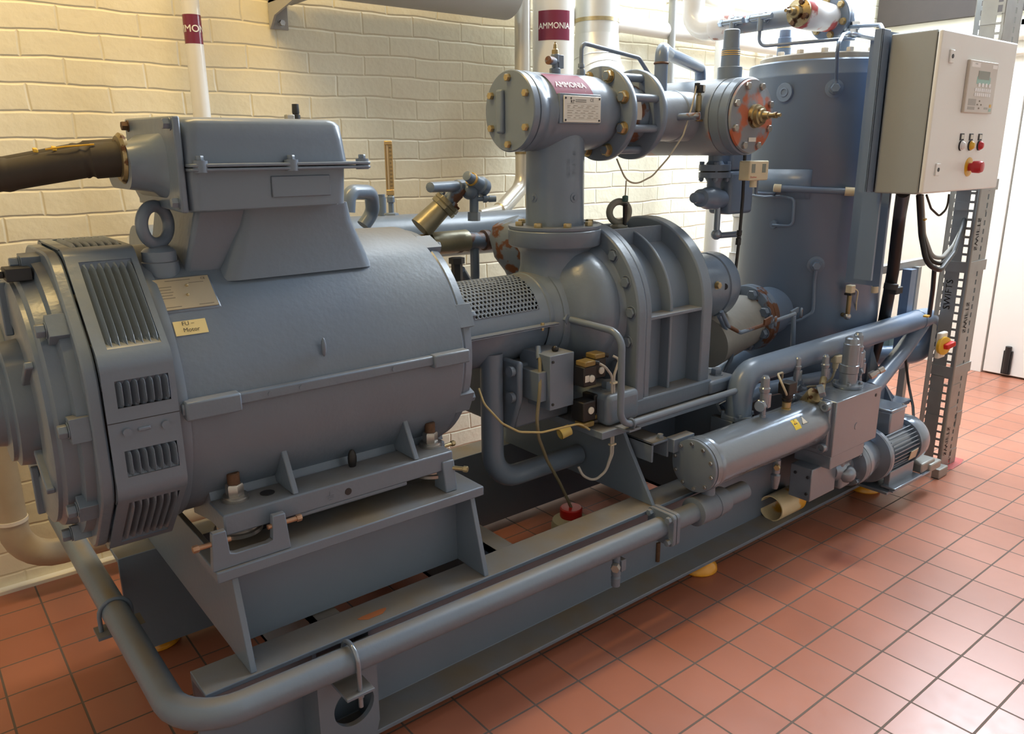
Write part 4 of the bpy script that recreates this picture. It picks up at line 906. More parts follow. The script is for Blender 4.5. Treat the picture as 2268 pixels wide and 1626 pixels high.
g = G(); b0 = A(1600, 445); g.box((b0.x-.01, RY-.04, b0.z-.05), (b0.x+.14, RY+.06, b0.z+.11)); g.box((b0.x+.0, RY-.03, b0.z+.11), (b0.x+.13, RY+.05, b0.z+.19)); g.build('valve_block', 'vessel', rg, bev=.014, bseg=3)
g = G(); g.lathe((b0.x+.07, RY, b0.z+.20), (0, 0, 1), [(0, .046), (.012, .046), (.012, .05), (.022, .05)], 30); g.build('block_flange', 'vessel', rg)
e0 = A(1590, 460); g = G(); g.tube([(e0.x, RY, e0.z+.02), (e0.x, RY, e0.z-.105), (e0.x+.16, RY+.01, e0.z-.11)], .012, bend=.015, n=16); g.sphere((e0.x, RY, e0.z-.100), .021, 16); g.build('drain_tube', 'silver', rg)
# flexible hose beside vessel
t = thing('capillary_hose', at(1640, 590, y=.62), 'thin black hose hanging down the left edge of the grey vessel', 'hose')
g = G(); g.tube([at(1650, 335, y=.60), at(1645, 440, y=.60), at(1637, 530, y=.60), at(1629, 600, y=.60)], .006, bend=.1, n=12); g.build('hose_run', 'black', t)
g = G(); a_, b_ = at(1638, 510, y=.60), at(1634, 545, y=.60); d_ = (b_-a_).normalized(); g.lathe(a_, d_, [(0, .010), (.018, .010), (.02, .007), (.028, .007), (.03, .010), (.055, .010)], 12); g.build('hose_joint', 'black', t)
t = thing('lagged_hose', at(1640, 560, y=1.25), 'grey wrapped insulated pipe running down behind the vessel', 'pipe')
G().tube([at(1648, 430, y=1.28), at(1644, 480, y=1.28), at(1636, 560, y=1.28), at(1630, 610, y=1.28), (at(1628, 640, y=1.28).x, 1.28, 0)], lambda f: .045+.006*math.sin(f*30), bend=.12, n=24).build('lagging', 'lagging', t)
# sensor cable looping down from the transmitter
t = thing('sensor_cable', at(1383, 440, y=.62), 'thin beige cable drooping from the transmitter to the sensor behind the lifting eye', 'cable')
pts = [at(1543, 190, y=.60), at(1533, 235, y=.60), at(1513, 300, y=.585), at(1480, 350, y=.58), at(1445, 390, y=.60), at(1410, 408, y=.62), at(1387, 400, y=.63), at(1374, 372, y=.64), at(1366, 352, y=.66)]
G().tube(pts, .0028, bend=.06, n=8).build('cable_run', 'cream', t)
G().tube([at(1387, 400, y=.63), at(1385, 432, y=.64), at(1386, 440, y=.64)], .0022, n=8).build('cable_tail', 'cream', t)
a_, b_ = at(1385, 433, y=.64), at(1383, 512, y=.64)
t = thing('temperature_probe', b_, 'slim black temperature probe with green gland behind the compressor lifting eye', 'sensor')
G().lathe(a_, b_-a_, [(0, .006), (.003, .010), (.018, .010), (.02, .008)], 14).build('probe_gland', 'greenrope', t)
G().lathe(a_+(b_-a_)*.22, b_-a_, [(0, .0075), (.004, .010), (.008, .0075), (.085, .006)], 14).build('probe_stem', 'black', t)

# ------------------------------------------------------------------ pipework behind the motor
t = thing('header_pipe', (.1, 1.40, 1.03), 'fat dark grey header pipe running along behind the motor and compressor', 'pipe')
G().tube([(-1.0, 1.40, 1.12), (.62, 1.40, 1.09)], .085, n=40).build('pipe_barrel', 'paint', t)
g = G(); g.cyl(at(843, 480, y=1.4)-V((0, 0, .06)), at(843, 437, y=1.4), .020, n=16); g.lathe(at(843, 452, y=1.4), (0, 0, 1), [(0, .020), (.012, .014), (.02, .018), (.035, .018)], 16); g.build('vent_stub', 'paint', t)
t = thing('oil_return_pipe', (-.1, 1.2, 1.05), 'rusted pipe run with a Y-pattern valve behind the motor top', 'pipe')
zp = 1.105; yq = 1.12
G().tube([(-.75, yq, zp), (-.16, yq, zp)], .030, n=26).build('plain_run', mat('dusty_grey_pipe', (.27, .25, .20), .55, var=.2), t)
g = G(); g.lathe((-.17, yq, zp), (1, 0, 0), [(0, .033), (.006, .036), (.012, .033), (.018, .036), (.024, .034), (.05, .034)], 26); g.build('screwed_joint', 'brassd', t)
yv = thing('strainer_valve', (-.06, yq, zp-.04), 'dull brass Y-shaped strainer valve with flanged neck behind the motor', 'valve')
olive = mat('dull_brass_cast', (.27, .245, .165), .38, metal=.45, var=.2, vs=14, bump=.4, bs=70)
g = G(); g.tube([(-.125, yq, zp), (.03, yq, zp)], .040, n=28); g.tube([at(932, 506, y=yq), at(985, 452, y=yq-.02)], lambda f: .042-.008*f, n=28); g.build('valve_body', olive, yv)
pa_, pb_ = at(985, 456, y=yq-.02), at(1043, 395, y=yq-.06); dv = (pb_-pa_).normalized()
g = G(); g.lathe(pa_-dv*.014, dv, [(0, .038), (0, .048), (.014, .050), (.0145, .046), (.018, .046), (.0185, .050), (.034, .048), (.036, .03)], 8); g.build('neck_flange', olive, yv, bev=.003)
fx_, fy_, _d = frame(dv)
for k in range(4): G().hexn(pa_+dv*.018+fx_*(.041*math.cos(.4+k*PI/2))+fy_*(.041*math.sin(.4+k*PI/2)), dv, .016, .012).build('neck_bolt', 'rusty', yv)
g = G(); g.lathe(pa_+dv*.02, dv, [(0, .025), (.045, .025), (.046, .022), (.065, .022)], 20); g.build('neck', 'rusty', yv)
# blue-grey capped valve above it
cv = thing('angle_valve', at(1040, 420, y=yq-.05), 'blue-grey angle valve with capped spindle and side branch above the brass strainer', 'valve')
g = G(); a_, b_ = at(1062, 410, y=yq-.06), at(1021, 380, y=yq-.10); dd = (b_-a_).normalized()
g.lathe(a_+dd*-.03, dd, [(0, .02), (.003, .032), (.03, .032), (.036, .026), (.07, .021), (.072, .0175), (.115, .0165), (.117, .012)], 26); g.build('spindle_cap', 'paint', cv)
for k in (0, .004, .008): G().torus(a_+dd*(.050+k), dd, .0215, .0009, 24, 5).build('yellow_ring', 'yel', cv)
g = G(); g.sphere(at(1040, 423, y=yq-.05), .030, 20); g.tube([at(1042, 420, y=yq-.05), at(1052, 400, y=yq-.04)], .024, n=18); g.build('valve_body', 'paint', cv)
g = G(); a_, b_ = at(1025, 412, y=yq-.03), at(952, 415, y=yq-.12); dd = (b_-a_); g.lathe(a_, dd, [(0, .022), (.04, .022), (.045, .017), (.060, .017), (.062, .0185), (dd.length-.002, .0165), (dd.length, .012)], 12); g.build('side_branch', 'paint', cv)
g = G(); a_, b_ = at(1050, 425, y=yq-.05), at(1050, 470, y=yq-.05); g.cyl(a_, b_, .016, n=16); g.lathe(b_, b_-a_, [(0, .022), (.03, .022)], 6); g.build('down_leg', 'paint', cv)
g = G(); p_ = at(1056, 441, y=yq-.06); g.tube([p_, p_+V((.06, -.03, 0))], .008, n=12); g.lathe(p_+V((.02, -.01, 0)), (2, -1, 0), [(0, .013), (.012, .013), (.013, .010), (.02, .010), (.021, .012), (.045, .011)], 14); g.build('side_nipple', 'paint', cv)
pz = at(1050, 490, y=yq)
g = G(); g.tube([(.02, yq, zp), (pz.x+.12, yq, zp-.01)], .030, n=24); 
g.build('rusted_run', 'rusty', t)
for q in (.035, .155): G().lathe((pz.x-.12+q, yq, zp-.004), (1, 0, 0), [(0, .032), (.004, .037), (.02, .037), (.024, .033), (.030, .036), (.036, .032)], 22).build('rusted_coupling', mat('rust_brown_joint', (.10, .055, .04), .6, var=.4, vs=60, bump=.5, bs=90) if q < .1 else bpy.data.materials['rust_brown_joint'], t)
G().tube([(pz.x, yq, zp-.02), (pz.x, yq, zp-.20), at(1020, 598, y=1.08)], .017, bend=.06, n=16).build('branch_pipe', 'paint', t)
p_ = at(1012, 590, y=1.06); G().lathe(p_+V((0, 0, .03)), (0, 0, -1), [(0, .028), (.02, .028), (.021, .02), (.2, .02)], 6).build('branch_end', 'dark', t)
# dark cone reducer behind suction flange
G().lathe(at(1120, 490, y=1.0), V((.35, -.2, -1)), [(0, .050), (.03, .075), (.10, .085), (.16, .07), (.40, .06)], 32).build('reducer', 'rusty', t)
# hooped pipe right of the terminal box
t = thing('hooped_pipe', (-.40, 1.1, 1.2), 'short blue-grey hooped pipe bend right of the terminal box', 'pipe')
G().tube([at(770, 470, y=1.0), at(772, 425, y=1.0), at(822, 425, y=1.05), at(826, 470, y=1.1), at(805, 500, y=1.1)], .0225, bend=.062, n=18).build('pipe_bend', 'paint', t)
# fitting seen above the terminal box
t = thing('top_fitting', (-.9, 1.1, 1.45), 'small grey fitting and black cap peeping over the terminal box lid', 'fitting')
a_ = at(640, 262, y=1.4); g = G(); g.box(a_+V((-.012, -.012, 1.15-a_.z)), a_+V((.016, .012, .012))); g.build('fitting_body', 'galv', t, bev=.003)
a_ = at(656, 262, y=1.4); g = G(); hh = a_.z-1.15; g.lathe(a_-V((0, 0, hh)), (0, 0, 1), [(0, .014), (hh+.01, .014), (hh+.012, .010), (hh+.018, .012), (hh+.045, .011)], 16); g.build('black_cap', 'dark', t)
# glass thermometer
a_, b_ = at(862, 312, y=1.12), at(862, 430, y=1.12)
t = thing('thermometer', at(867, 495, y=1.12), 'gilt industrial glass thermometer standing upright against the yellow wall', 'thermometer')
c_ = V(((a_.x+b_.x)/2, 1.12, 0)); z0, z1 = b_.z, a_.z; w_ = .0125
TX = V((.82, -.57, 0)); TY = V((.57, .82, 0))
def th(x0, x1, y0, y1, za, zb): return G().obox(V((c_.x, c_.y, (za+zb)/2))+TX*((x0+x1)/2)+TY*((y0+y1)/2), TX, TY, (0, 0, 1), abs(x1-x0), abs(y1-y0), abs(zb-za))
th(-w_, w_, -.008, .010, z1-.013, z1).build('top_cap', 'gold', t, bev=.002); th(-w_, w_, -.008, .010, z0-.004, z0+.014).build('bottom_cap', 'gold', t, bev=.002)
th(-w_, w_, 0, .010, z0+.01, z1-.01).build('case_back', 'gold', t); th(-w_, -w_+.004, -.007, .001, z0+.01, z1-.01).build('case_side', 'gold', t)
th(-.006, -.001, -.006, 0, z0+.012, z1-.012).build('glass_tube', 'glassy', t)
for i, n_ in enumerate(('40', '30', '20', '10', '0', '10', '20', '30', '40', '50', '60')):
    textmesh(n_, .0085, 'ink', 'scale_figure', t, V((c_.x, c_.y, z1-.022-i*(z1-z0-.036)/11.0))+TX*.0055-TY*.0006, TX, (0, 0, 1))
G().lathe((c_.x, c_.y, z0-.004), (0, 0, -1), [(0, .008), (.006, .013), (.022, .013), (.024, .009), (.045, .009), (.056, .009), (.058, .024), (.064, .026)], 8).build('brass_pocket', 'rusty', t)
# ================================================================== oil separator vessel
VX, VY, VR, VT = 1.565, .69, .303, 1.745
vs = thing('separator_vessel', (VX, VY, .343), 'tall fat blue-grey cylindrical pressure vessel standing at the far end of the skid', 'vessel')
g = G(); g.lathe((VX, VY, .40), (0, 0, 1), [(0, .24), (.04, VR-.01), (.06, VR), (1.285, VR), (1.287, VR+.0015), (1.293, VR+.0015), (1.295, VR), (VT-.406, VR), (VT-.40, VR-.006)], 110); g.build('shell', 'vessel', vs, smooth=40)
g = G(); g.lathe((VX, VY, VT), (0, 0, 1), [(-.01, .262), (.022, .262), (.026, .258)], 72); g.build('top_flange', mat('beige_gasketed_cover', (.36, .32, .25), .6, var=.3, vs=18, bump=.4), vs)
for k in range(16):
    a = 2*PI*k/16+.1; G().hexn((VX+.235*math.cos(a), VY+.235*math.sin(a), VT+.022), (0, 0, 1), .026, .018).build('cover_bolt', 'wpipe', vs)
for k in range(3):
    a = -2.2+k*2.1; c_ = V((math.cos(a), math.sin(a), 0)); p = V((VX, VY, 0))+c_*.27
    g = G(); g.obox((p.x, p.y, .40), c_, (-c_.y, c_.x, 0), (0, 0, 1), .09, .015, .12); g.build('vessel_leg', 'vessel', vs)
# big side gusset and foot plate at the near right
g = G(); g.prism([at(1950, 833, y=.33), at(1990, 893, y=.33), at(1922, 905, y=.33), at(1930, 760, y=.40)], (0, .012, 0)); g.build('support_gusset', 'vessel', vs)
g = G(); g.box((1.50, .27, .343), (1.79, .50, .356)); g.build('foot_plate', 'vessel', vs, bev=.002)
g = G(); g.yz([(.29, .356), (.45, .356), (.45, .58), (.42, .58)], 1.66, 1.672); g.build('support_gusset', 'vessel', vs)
# lug, blank plate, fittings on the shell
def vdir(px, py): # point of the shell under a pixel
    d = at(px, py, y=VY)-CAM; a = d.x**2+d.y**2; ox, oy = CAM.x-VX, CAM.y-VY; b = 2*(ox*d.x+oy*d.y); c = ox*ox+oy*oy-VR*VR
    t = (-b-math.sqrt(max(0, b*b-4*a*c)))/(2*a); p = CAM+d*t; n = V((p.x-VX, p.y-VY, 0)).normalized(); return p, n
p, n = vdir(1740, 205); tt = V((-n.y, n.x, 0))
g = G(); c0 = []; 
for k in range(20):
    a = 2*PI*k/20; c0.append(p+tt*(.033*math.cos(a))+V((0, 0, .036*math.sin(a)))+n*.0)
g.prism(c0, n*.012); g.torus(p+n*.012, n, .014, .004, 20, 8); g.build('lifting_lug', 'vessel', vs, bev=.002)
p, n = vdir(1848, 196); g = G(); g.lathe(p-n*.01, n, [(0, .034), (.012, .034), (.014, .022), (.03, .022)], 24); g.hexn(p+n*.02, n, .030, .018); g.build('shell_fitting', 'vessel', vs)
ptop = p+n*.03
p, n = vdir(1807, 587); g = G(); g.lathe(p-n*.01, n, [(0, .036), (.012, .034), (.014, .024), (.03, .022)], 24); g.hexn(p+n*.02, n, .030, .018); g.build('shell_fitting', 'vessel', vs); p1 = p+n*.025
p, n = vdir(1715, 497); g = G(); g.lathe(p-n*.01, n, [(0, .018), (.02, .016)], 18); g.build('shell_fitting', 'vessel', vs)
# raised rectangular insulation/plate patch
g = G(); rows = []
for k in range(13):
    a = math.radians(-205+ (53)*k/12); rows.append([g.bm.verts.new((VX+(VR+.0012)*math.cos(a), VY+(VR+.0012)*math.sin(a), z)) for z in (1.22, 1.335)])
for q, r_ in zip(rows, rows[1:]): g._face((q[0], r_[0], r_[1], q[1]))
ob = g.build('shell_patch', 'vessel', vs); ob.modifiers.new('s', 'SOLIDIFY').thickness = .0015
# thin tubes on the shell
def rnd(*pp): return [vdir(*q)[0]+vdir(*q)[1]*.016 for q in pp]
t = thing('shell_tube', ptop, 'thin blue-grey tube rising from the upper fitting of the big vessel', 'tube')
G().tube([ptop, ptop+V((0, 0, .03)), at(1855, 100, y=.40), at(1868, 76, y=.45), at(1880, 72, y=.50)], .0065, bend=.02, n=10).build('tube_run', 'vessel', t)
t = thing('shell_tube', p1, 'thin tube dropping from the middle fitting of the big vessel then turning left', 'tube')
P = [p1, p1+V((0, 0, -.02))]+rnd((1803, 620), (1800, 690), (1770, 708), (1740, 718)); P[0] = p1
G().tube(P, .0065, bend=.03, n=10).build('tube_run', 'vessel', t)
t = thing('shell_tube', rnd((1715, 497))[0], 'small looped tube low on the left front of the big vessel', 'tube')
G().tube(rnd((1715, 498), (1758, 500), (1762, 440), (1735, 434), (1700, 436), (1672, 432)), .0055, bend=.02, n=10).build('tube_run', 'vessel', t)
# conduit with beige ends plus lead
t = thing('cable_conduit', rnd((1800, 420))[0], 'short grey conduit with beige end caps fixed across the vessel front', 'conduit')
a_, b_ = vdir(1728, 416), vdir(1878, 424); A_, B_ = a_[0]+a_[1]*.03, b_[0]+b_[1]*.02
G().tube([A_, (A_+B_)/2+a_[1]*.008, B_], .0125, n=16).build('conduit_tube', 'vessel', t)
d_ = (B_-A_).normalized(); G().lathe(A_-d_*.012, d_, [(0, .011), (.002, .016), (.03, .016)], 18).build('end_cap', 'beige', t); G().lathe(B_-d_*.02, d_, [(0, .017), (.034, .017), (.035, .010), (.02, .010)], 18, cap=False).build('end_cap', 'beige', t)
t = thing('sensor_lead', B_, 'thin white lead running from the conduit down to a round connector', 'cable')
C_ = vdir(1925, 466); C_ = C_[0]+C_[1]*.03; G().tube([B_, at(1900, 437, y=B_.y+.0), C_+V((-.0, 0, .02)), C_], .0028, bend=.02, n=8).build('lead', 'cream', t)
G().lathe(C_, V((-.8, -.5, -.1)), [(-.03, .012), (0, .016), (.012, .016), (.012, .010), (.004, .010)], 18).build('connector', 'beige', t)
# pressure switch
p, n = vdir(1690, 378); t = thing('pressure_switch', p, 'beige twin-window pressure switch box fixed to the upper left of the vessel', 'switch')
c_ = at(1680, 378, y=.50); X_ = V((1, -.12, 0)).normalized(); Y_ = V((0, 0, 1)); N_ = X_.cross(Y_)
g = G(); g.obox(c_-N_*.022, X_, N_, Y_, .098, .05, .068); g.build('switch_body', 'beige', t, bev=.004)
for dx in (-.030, .024): plate('scale_window', c_+X_*dx+Y_*.008+N_*.003, X_, Y_, .018, .030, 'lcd', t, .001)
textmesh('Danfoss', .010, 'red', 'lettering', t, c_+X_*-.028+Y_*-.022+N_*.0035, X_, Y_)
g = G(); g.cyl(c_-N_*.02+V((0, 0, -.03)), c_-N_*.02+V((0, 0, -.058)), .013, n=14); g.build('cable_gland', 'beige', t)
g = G(); g.tube([c_+X_*.03-N_*.03+V((0, 0, -.034)), c_+X_*.03-N_*.03+V((0, 0, -.08)), vdir(1715, 430)[0]], .006, n=10); g.build('bracket_stem', 'vessel', t)
# probe with angled plug
p, n = vdir(1866, 697); t = thing('level_probe', p, 'small brass level probe with square plug and curly lead on the vessel front', 'sensor')
q = p+n*.035; G().tube([p-n*.01, q, q+V((0, 0, .09))], .009, n=12, bend=.01).build('probe_body', 'brassd', t); G().sphere(q, .014, 12).build('probe_nut', 'steel', t)
g = G(); g.box(q+V((-.018, -.014, .088)), q+V((.018, .014, .096))); g.build('gasket', 'black', t); g = G(); g.box(q+V((-.015, -.013, .096)), q+V((.018, .013, .128))); g.build('probe_plug', 'beige', t, bev=.003)
G().tube([q+V((.018, 0, .115)), q+V((.045, -.01, .10)), q+V((.06, 0, .05)), q+V((.085, .01, .0)), q+V((.11, .02, -.02))], .003, bend=.02, n=8).build('curly_lead', 'beige', t)

# capped stub on vessel top
a_ = at(1735, 130, y=.80); t = thing('capped_stub', a_, 'capped blue-grey stub with yellow rings standing on the vessel top', 'valve')
g = G(); g.lathe((a_.x, a_.y, VT-.02), (0, 0, 1), [(0, .036), (.055, .035), (.057, .028), (.125, .027), (.127, .023), (.155, .022), (.157, .018)], 30); g.build('stub_body', 'vessel', t)
for z in (.088, .094, .100): G().torus((a_.x, a_.y, VT-.02+z), (0, 0, 1), .0278, .0012, 28, 6).build('yellow_ring', 'yel', t)
# discharge line and valve above the vessel: pipe comes forward along -y into an angle valve whose stem points to -x
QX, QY, QZ = 1.30, .62, 1.905
t = thing('discharge_valve', (1.5, .62, VT), 'white and grey discharge pipe with brass-stemmed valve and big round flange above the vessel', 'valve')
G().tube([(1.24, 1.13, 3.5), (1.24, 1.13, QZ-.005), (1.255, .97, QZ-.005)], .046, bend=.12, n=34).build('elbow_pipe', 'white', t)
g = G(); g.lathe((1.252, 1.0, QZ-.005), (.1, -1, 0), [(-.03, .048), (-.025, .051), (.0, .051), (.06, .046), (.065, .050), (.075, .050), (.08, .040)], 32); g.build('pipe_collar', mat('white_pipe_with_rust', (.66, .66, .66), .4, stain=(.30, .10, .06), ss=14, sa=.55), t)
G().cyl((1.258, .93, QZ-.005), (1.285, .62, QZ), .036, n=30).build('pipe_barrel', 'primer2', t)
for y_ in (.90, .77):
    xx = 1.215; g = G(); g.hexn((xx+.02, y_, QZ), (-1, 0, 0), .030, .03); g.cyl((xx-.012, y_+.05, QZ), (xx-.012, y_-.05, QZ), .011, n=14); g.hexn((xx-.012, y_+.045, QZ), (0, 1, 0), .024, .02, wash=False); g.cyl((xx-.012, y_, QZ-.05), (xx-.012, y_, QZ), .012, n=14); g.build('needle_valve', 'silver', t)
g = G(); g.tube([(1.203, .90, QZ-.03), (1.203, .90, QZ-.10)], .0065, n=10); g.build('impulse_line', 'vessel', t)
g = G(); g.tube([(1.203, .77, QZ-.03), (1.203, .77, QZ-.105), (1.30, .50, QZ-.100), (1.42, .50, QZ-.09)], .0065, bend=.03, n=10); g.build('impulse_line', 'vessel', t)
g = G(); g.lathe((1.225, QY, QZ), (1, 0, 0), [(0, .046), (.012, .054), (.10, .056), (.17, .052), (.215, .05)], 36); g.build('valve_bonnet', mat('white_red_valve', (.70, .70, .70), .4, stain=(.50, .10, .10), ss=9, sa=.54), t)
g = G(); g.lathe((1.238, QY, QZ), (-1, 0, 0), [(0, .050), (.016, .050), (.018, .044), (.026, .026), (.045, .022), (.047, .014), (.07, .012), (.072, .007), (.10, .006)], 24); g.build('valve_stem', 'brassd', t)
for k in range(4): a = .4+k*PI/2; G().hexn((1.222, QY+.038*math.cos(a), QZ+.038*math.sin(a)), (-1, 0, 0), .018, .012).build('bonnet_bolt', 'rust', t)
g = G(); g.lathe((1.435, QY, QZ), (1, 0, 0), [(0, .080), (.003, .083), (.018, .083), (.0185, .078), (.022, .083), (.040, .083), (.043, .08)], 56); g.build('round_flange', 'vessel', t)
for k in range(6): a = .3+k*PI/3; G().hexn((1.434, QY+.064*math.cos(a), QZ+.064*math.sin(a)), (-1, 0, 0), .020, .011).build('flange_bolt', 'brass', t)
G().cyl((1.475, QY, QZ), (1.56, QY, QZ), .040, n=26).build('tail_pipe', 'vessel', t)
g = G(); g.tube([(1.545, QY, QZ), (1.56, QY, QZ-.03), (1.56, QY, VT)], .026, bend=.02, n=20); g.build('stand_leg', 'vessel', t)
t = thing('instrument_line', at(1900, 60, y=.5), 'two thin instrument tubes with nuts running from the round flange to the control cabinet', 'tube')
G().tube([at(1868, 62, y=.58), at(1900, 58, y=.50), at(1950, 55, y=.36), at(1957, 70, y=.33)], .0075, bend=.02, n=10).build('upper_tube', 'vessel', t)
G().tube([at(1862, 74, y=.58), at(1890, 76, y=.50), at(1950, 87, y=.33)], .009, bend=.02, n=10).build('lower_tube', 'silver', t)
for q_, r_ in ((at(1885, 58, y=.54), .016), (at(1880, 75, y=.52), .016)): G().hexn(q_, (.7, -.7, 0), r_*2, .03, wash=False).build('tube_nut', 'steel', t)

# discharge elbow flange between compressor and vessel
t = thing('discharge_flange', (1.10, .66, .6), 'rust-edged round discharge flange with bolts between compressor and vessel', 'flange')
G().tube([(.80, .64, .70), (1.08, .66, .745)], .105, n=44).build('discharge_neck', mat('dusty_grey_cast', (.30, .29, .26), .55, var=.15, bump=.4), t)
g = G(); g.lathe((1.07, .66, .752), (1, 0, 0), [(0, .128), (.003, .133), (.024, .133), (.025, .129), (.028, .134), (.055, .134), (.057, .13)], 60); g.build('round_flange', 'rusty', t)
for k in range(8):
    a = PI/8+k*PI/4; G().hexn((1.07, .66+.112*math.cos(a), .752+.112*math.sin(a)), (-1, 0, 0), .034, .020).build('flange_bolt', 'cast', t)
G().cyl((1.12, .66, .752), (1.30, .67, .76), .10, n=40).build('vessel_nozzle', 'vessel', t)
t = thing('oil_tube', at(1640, 735, y=.50), 'rusty thin tube with saddle clips running below the discharge flange', 'tube')
G().tube([at(1598, 690, y=.52), at(1612, 722, y=.52), at(1640, 737, y=.50), at(1705, 715, y=.48), at(1762, 695, y=.44)], .0075, bend=.02, n=10).build('tube_run', 'rusty', t)
for px, py in ((1718, 712), (1775, 693)):
    q = at(px, py, y=.465); g = G(); g.torus(q, (.5, -.8, 0), .016, .005, 22, 8); g.obox(q+V((-.035, .01, .008)), (1, 0, .2), (0, 1, 0), (0, 0, 1), .05, .008, .02); g.build('saddle_clip', 'rusty', t)
G().tube([at(1758, 700, y=.46), at(1755, 800, y=.46)], .009, n=10).build('down_tube', 'vessel', t)
t = thing('curved_tube', at(1610, 800, y=.56), 'thin grey tube curving down behind the compressor end foot', 'tube')
G().tube([at(1592, 700, y=.56), at(1612, 740, y=.56), at(1622, 790, y=.56), at(1600, 830, y=.58)], .008, bend=.05, n=10).build('tube_run', 'paint', t)
g = G(); g.cyl((.80, .75, .40), (1.22, .75, .50), .09, n=30); tag(g.build('oil_cooler', 'vessel'), 'blue-grey rounded vessel part low down behind the compressor end', 'vessel')

# ================================================================== control cabinet
cb = thing('control_cabinet', (1.52, .17, 1.257), 'pale grey wall-type control cabinet with keypad, three lamps and a red stop button', 'cabinet')
cx0, cx1, cy0, cy1, cz0, cz1 = 1.213, 1.838, .078, .252, 1.258, 1.790
g = G(); g.box((cx0+.004, cy0+.018, cz0), (cx1-.004, cy1, cz1)); g.build('cabinet_body', 'cab', cb, bev=.006, bseg=3)
dr = G().box((cx0, cy0, cz0+.003), (cx1, cy0+.015, cz1-.003)).build('cabinet_door', 'cabd', cb, bev=.006, bseg=3)
G().box((cx0+.006, cy0+.0145, cz0+.01), (cx1-.006, cy0+.0185, cz1-.01)).build('door_gasket', 'dark', cb)
for x, z in ((1.293, 1.708), (1.297, 1.340)):
    lk = G().box((x-.015, cy0-.006, z-.021), (x+.015, cy0, z+.021)).build('lock_plate', 'cabd', dr, bev=.002)
    G().cyl((x, cy0-.0075, z), (x, cy0-.0055, z), .007, n=18).build('lock_core', 'dark', dr)
kx0, kx1, kz0, kz1 = 1.424, 1.662, 1.532, 1.706; ky = cy0-.010
kp = G().box((kx0, ky, kz0), (kx1, cy0, kz1)).build('keypad', 'ledge', cb, bev=.002)
def kb(u0, u1, v0, v1, n_, m, e=.001):
    return G().box((kx0+(kx1-kx0)*u0, ky-e, kz1-(kz1-kz0)*v1), (kx0+(kx1-kx0)*u1, ky, kz1-(kz1-kz0)*v0)).build(n_, m, kp)
kb(.02, .98, .02, .98, 'keypad_face', mat('keypad_face', (.60, .57, .52), .35), .0004)
kb(.30, .78, .30, .44, 'teal_band', 'teal', .0008); kb(.33, .73, .19, .35, 'display', 'lcd', .0012)
kb(.06, .36, .04, .13, 'maker_label', 'ltext', .0008); kb(.80, .97, .05, .12, 'maker_label', 'ltext', .0008)
textmesh('MCDEA', .0062, 'ink', 'lettering', kp, (kx0+.05, ky-.0009, kz1-.012), (1, 0, 0), (0, 0, 1)); textmesh('GENIUS', .0058, 'ink', 'lettering', kp, (kx0+.212, ky-.0009, kz1-.014), (1, 0, 0), (0, 0, 1)) if False else None
for i in range(4): kb(.36+i*.125, .43+i*.125, .42, .49, 'function_key', 'key', .002)
for r_ in range(2):
    for i in range(8): kb(.27+i*.072, .33+i*.072, .52+r_*.09, .585+r_*.09, 'number_key', 'key', .002)
for u, v in ((.47, .75), (.41, .82), (.54, .82), (.475, .89)): kb(u, u+.045, v, v+.03, 'arrow_key', 'inkg', .001)
kb(.10, .37, .73, .86, 'printed_panel', 'duct', .0006); kb(.10, .35, .88, .94, 'printed_panel', 'duct', .0006); kb(.68, .82, .88, .92, 'printed_panel', 'duct', .0006)
kb(.86, .93, .82, .88, 'yellow_key', 'yel', .001); kb(.86, .94, .90, .96, 'green_key', 'teal', .001)
for x, m in ((1.461, 'key'), (1.537, 'yel'), (1.614, 'red')):
    hb = G().box((x-.015, cy0-.003, 1.438), (x+.015, cy0, 1.462)).build('lamp_legend', 'dark', dr, bev=.001); G().box((x-.008, cy0-.0036, 1.443), (x+.011, cy0-.003, 1.458)).build('legend_card', 'plateW', dr)
    G().lathe((x, cy0, 1.420), (0, -1, 0), [(0, .017), (.006, .017), (.007, .0145), (.010, .0145), (.016, .010), (.018, .004)], 24).build('lamp_lens', m, dr)
    G().lathe((x, cy0, 1.420), (0, -1, 0), [(0, .0175), (.0055, .0175)], 24).build('lamp_ring', 'dark', dr)
G().lathe((1.553, cy0, 1.345), (0, -1, 0), [(0, .034), (.002, .034), (.003, .030)], 36).build('stop_collar', 'yel', dr)
G().lathe((1.553, cy0-.003, 1.345), (0, -1, 0), [(0, .014), (.012, .014), (.014, .021), (.036, .022), (.045, .018), (.047, .010)], 32).build('stop_button', 'red', dr)
G().box((1.168, .256, 1.262), (1.222, .262, 1.805)).build('mounting_strip', 'vessel', cb, bev=.002)
G().box((1.168, .256, 1.262), (1.174, .285, 1.805)).build('mounting_edge', 'vessel', cb)
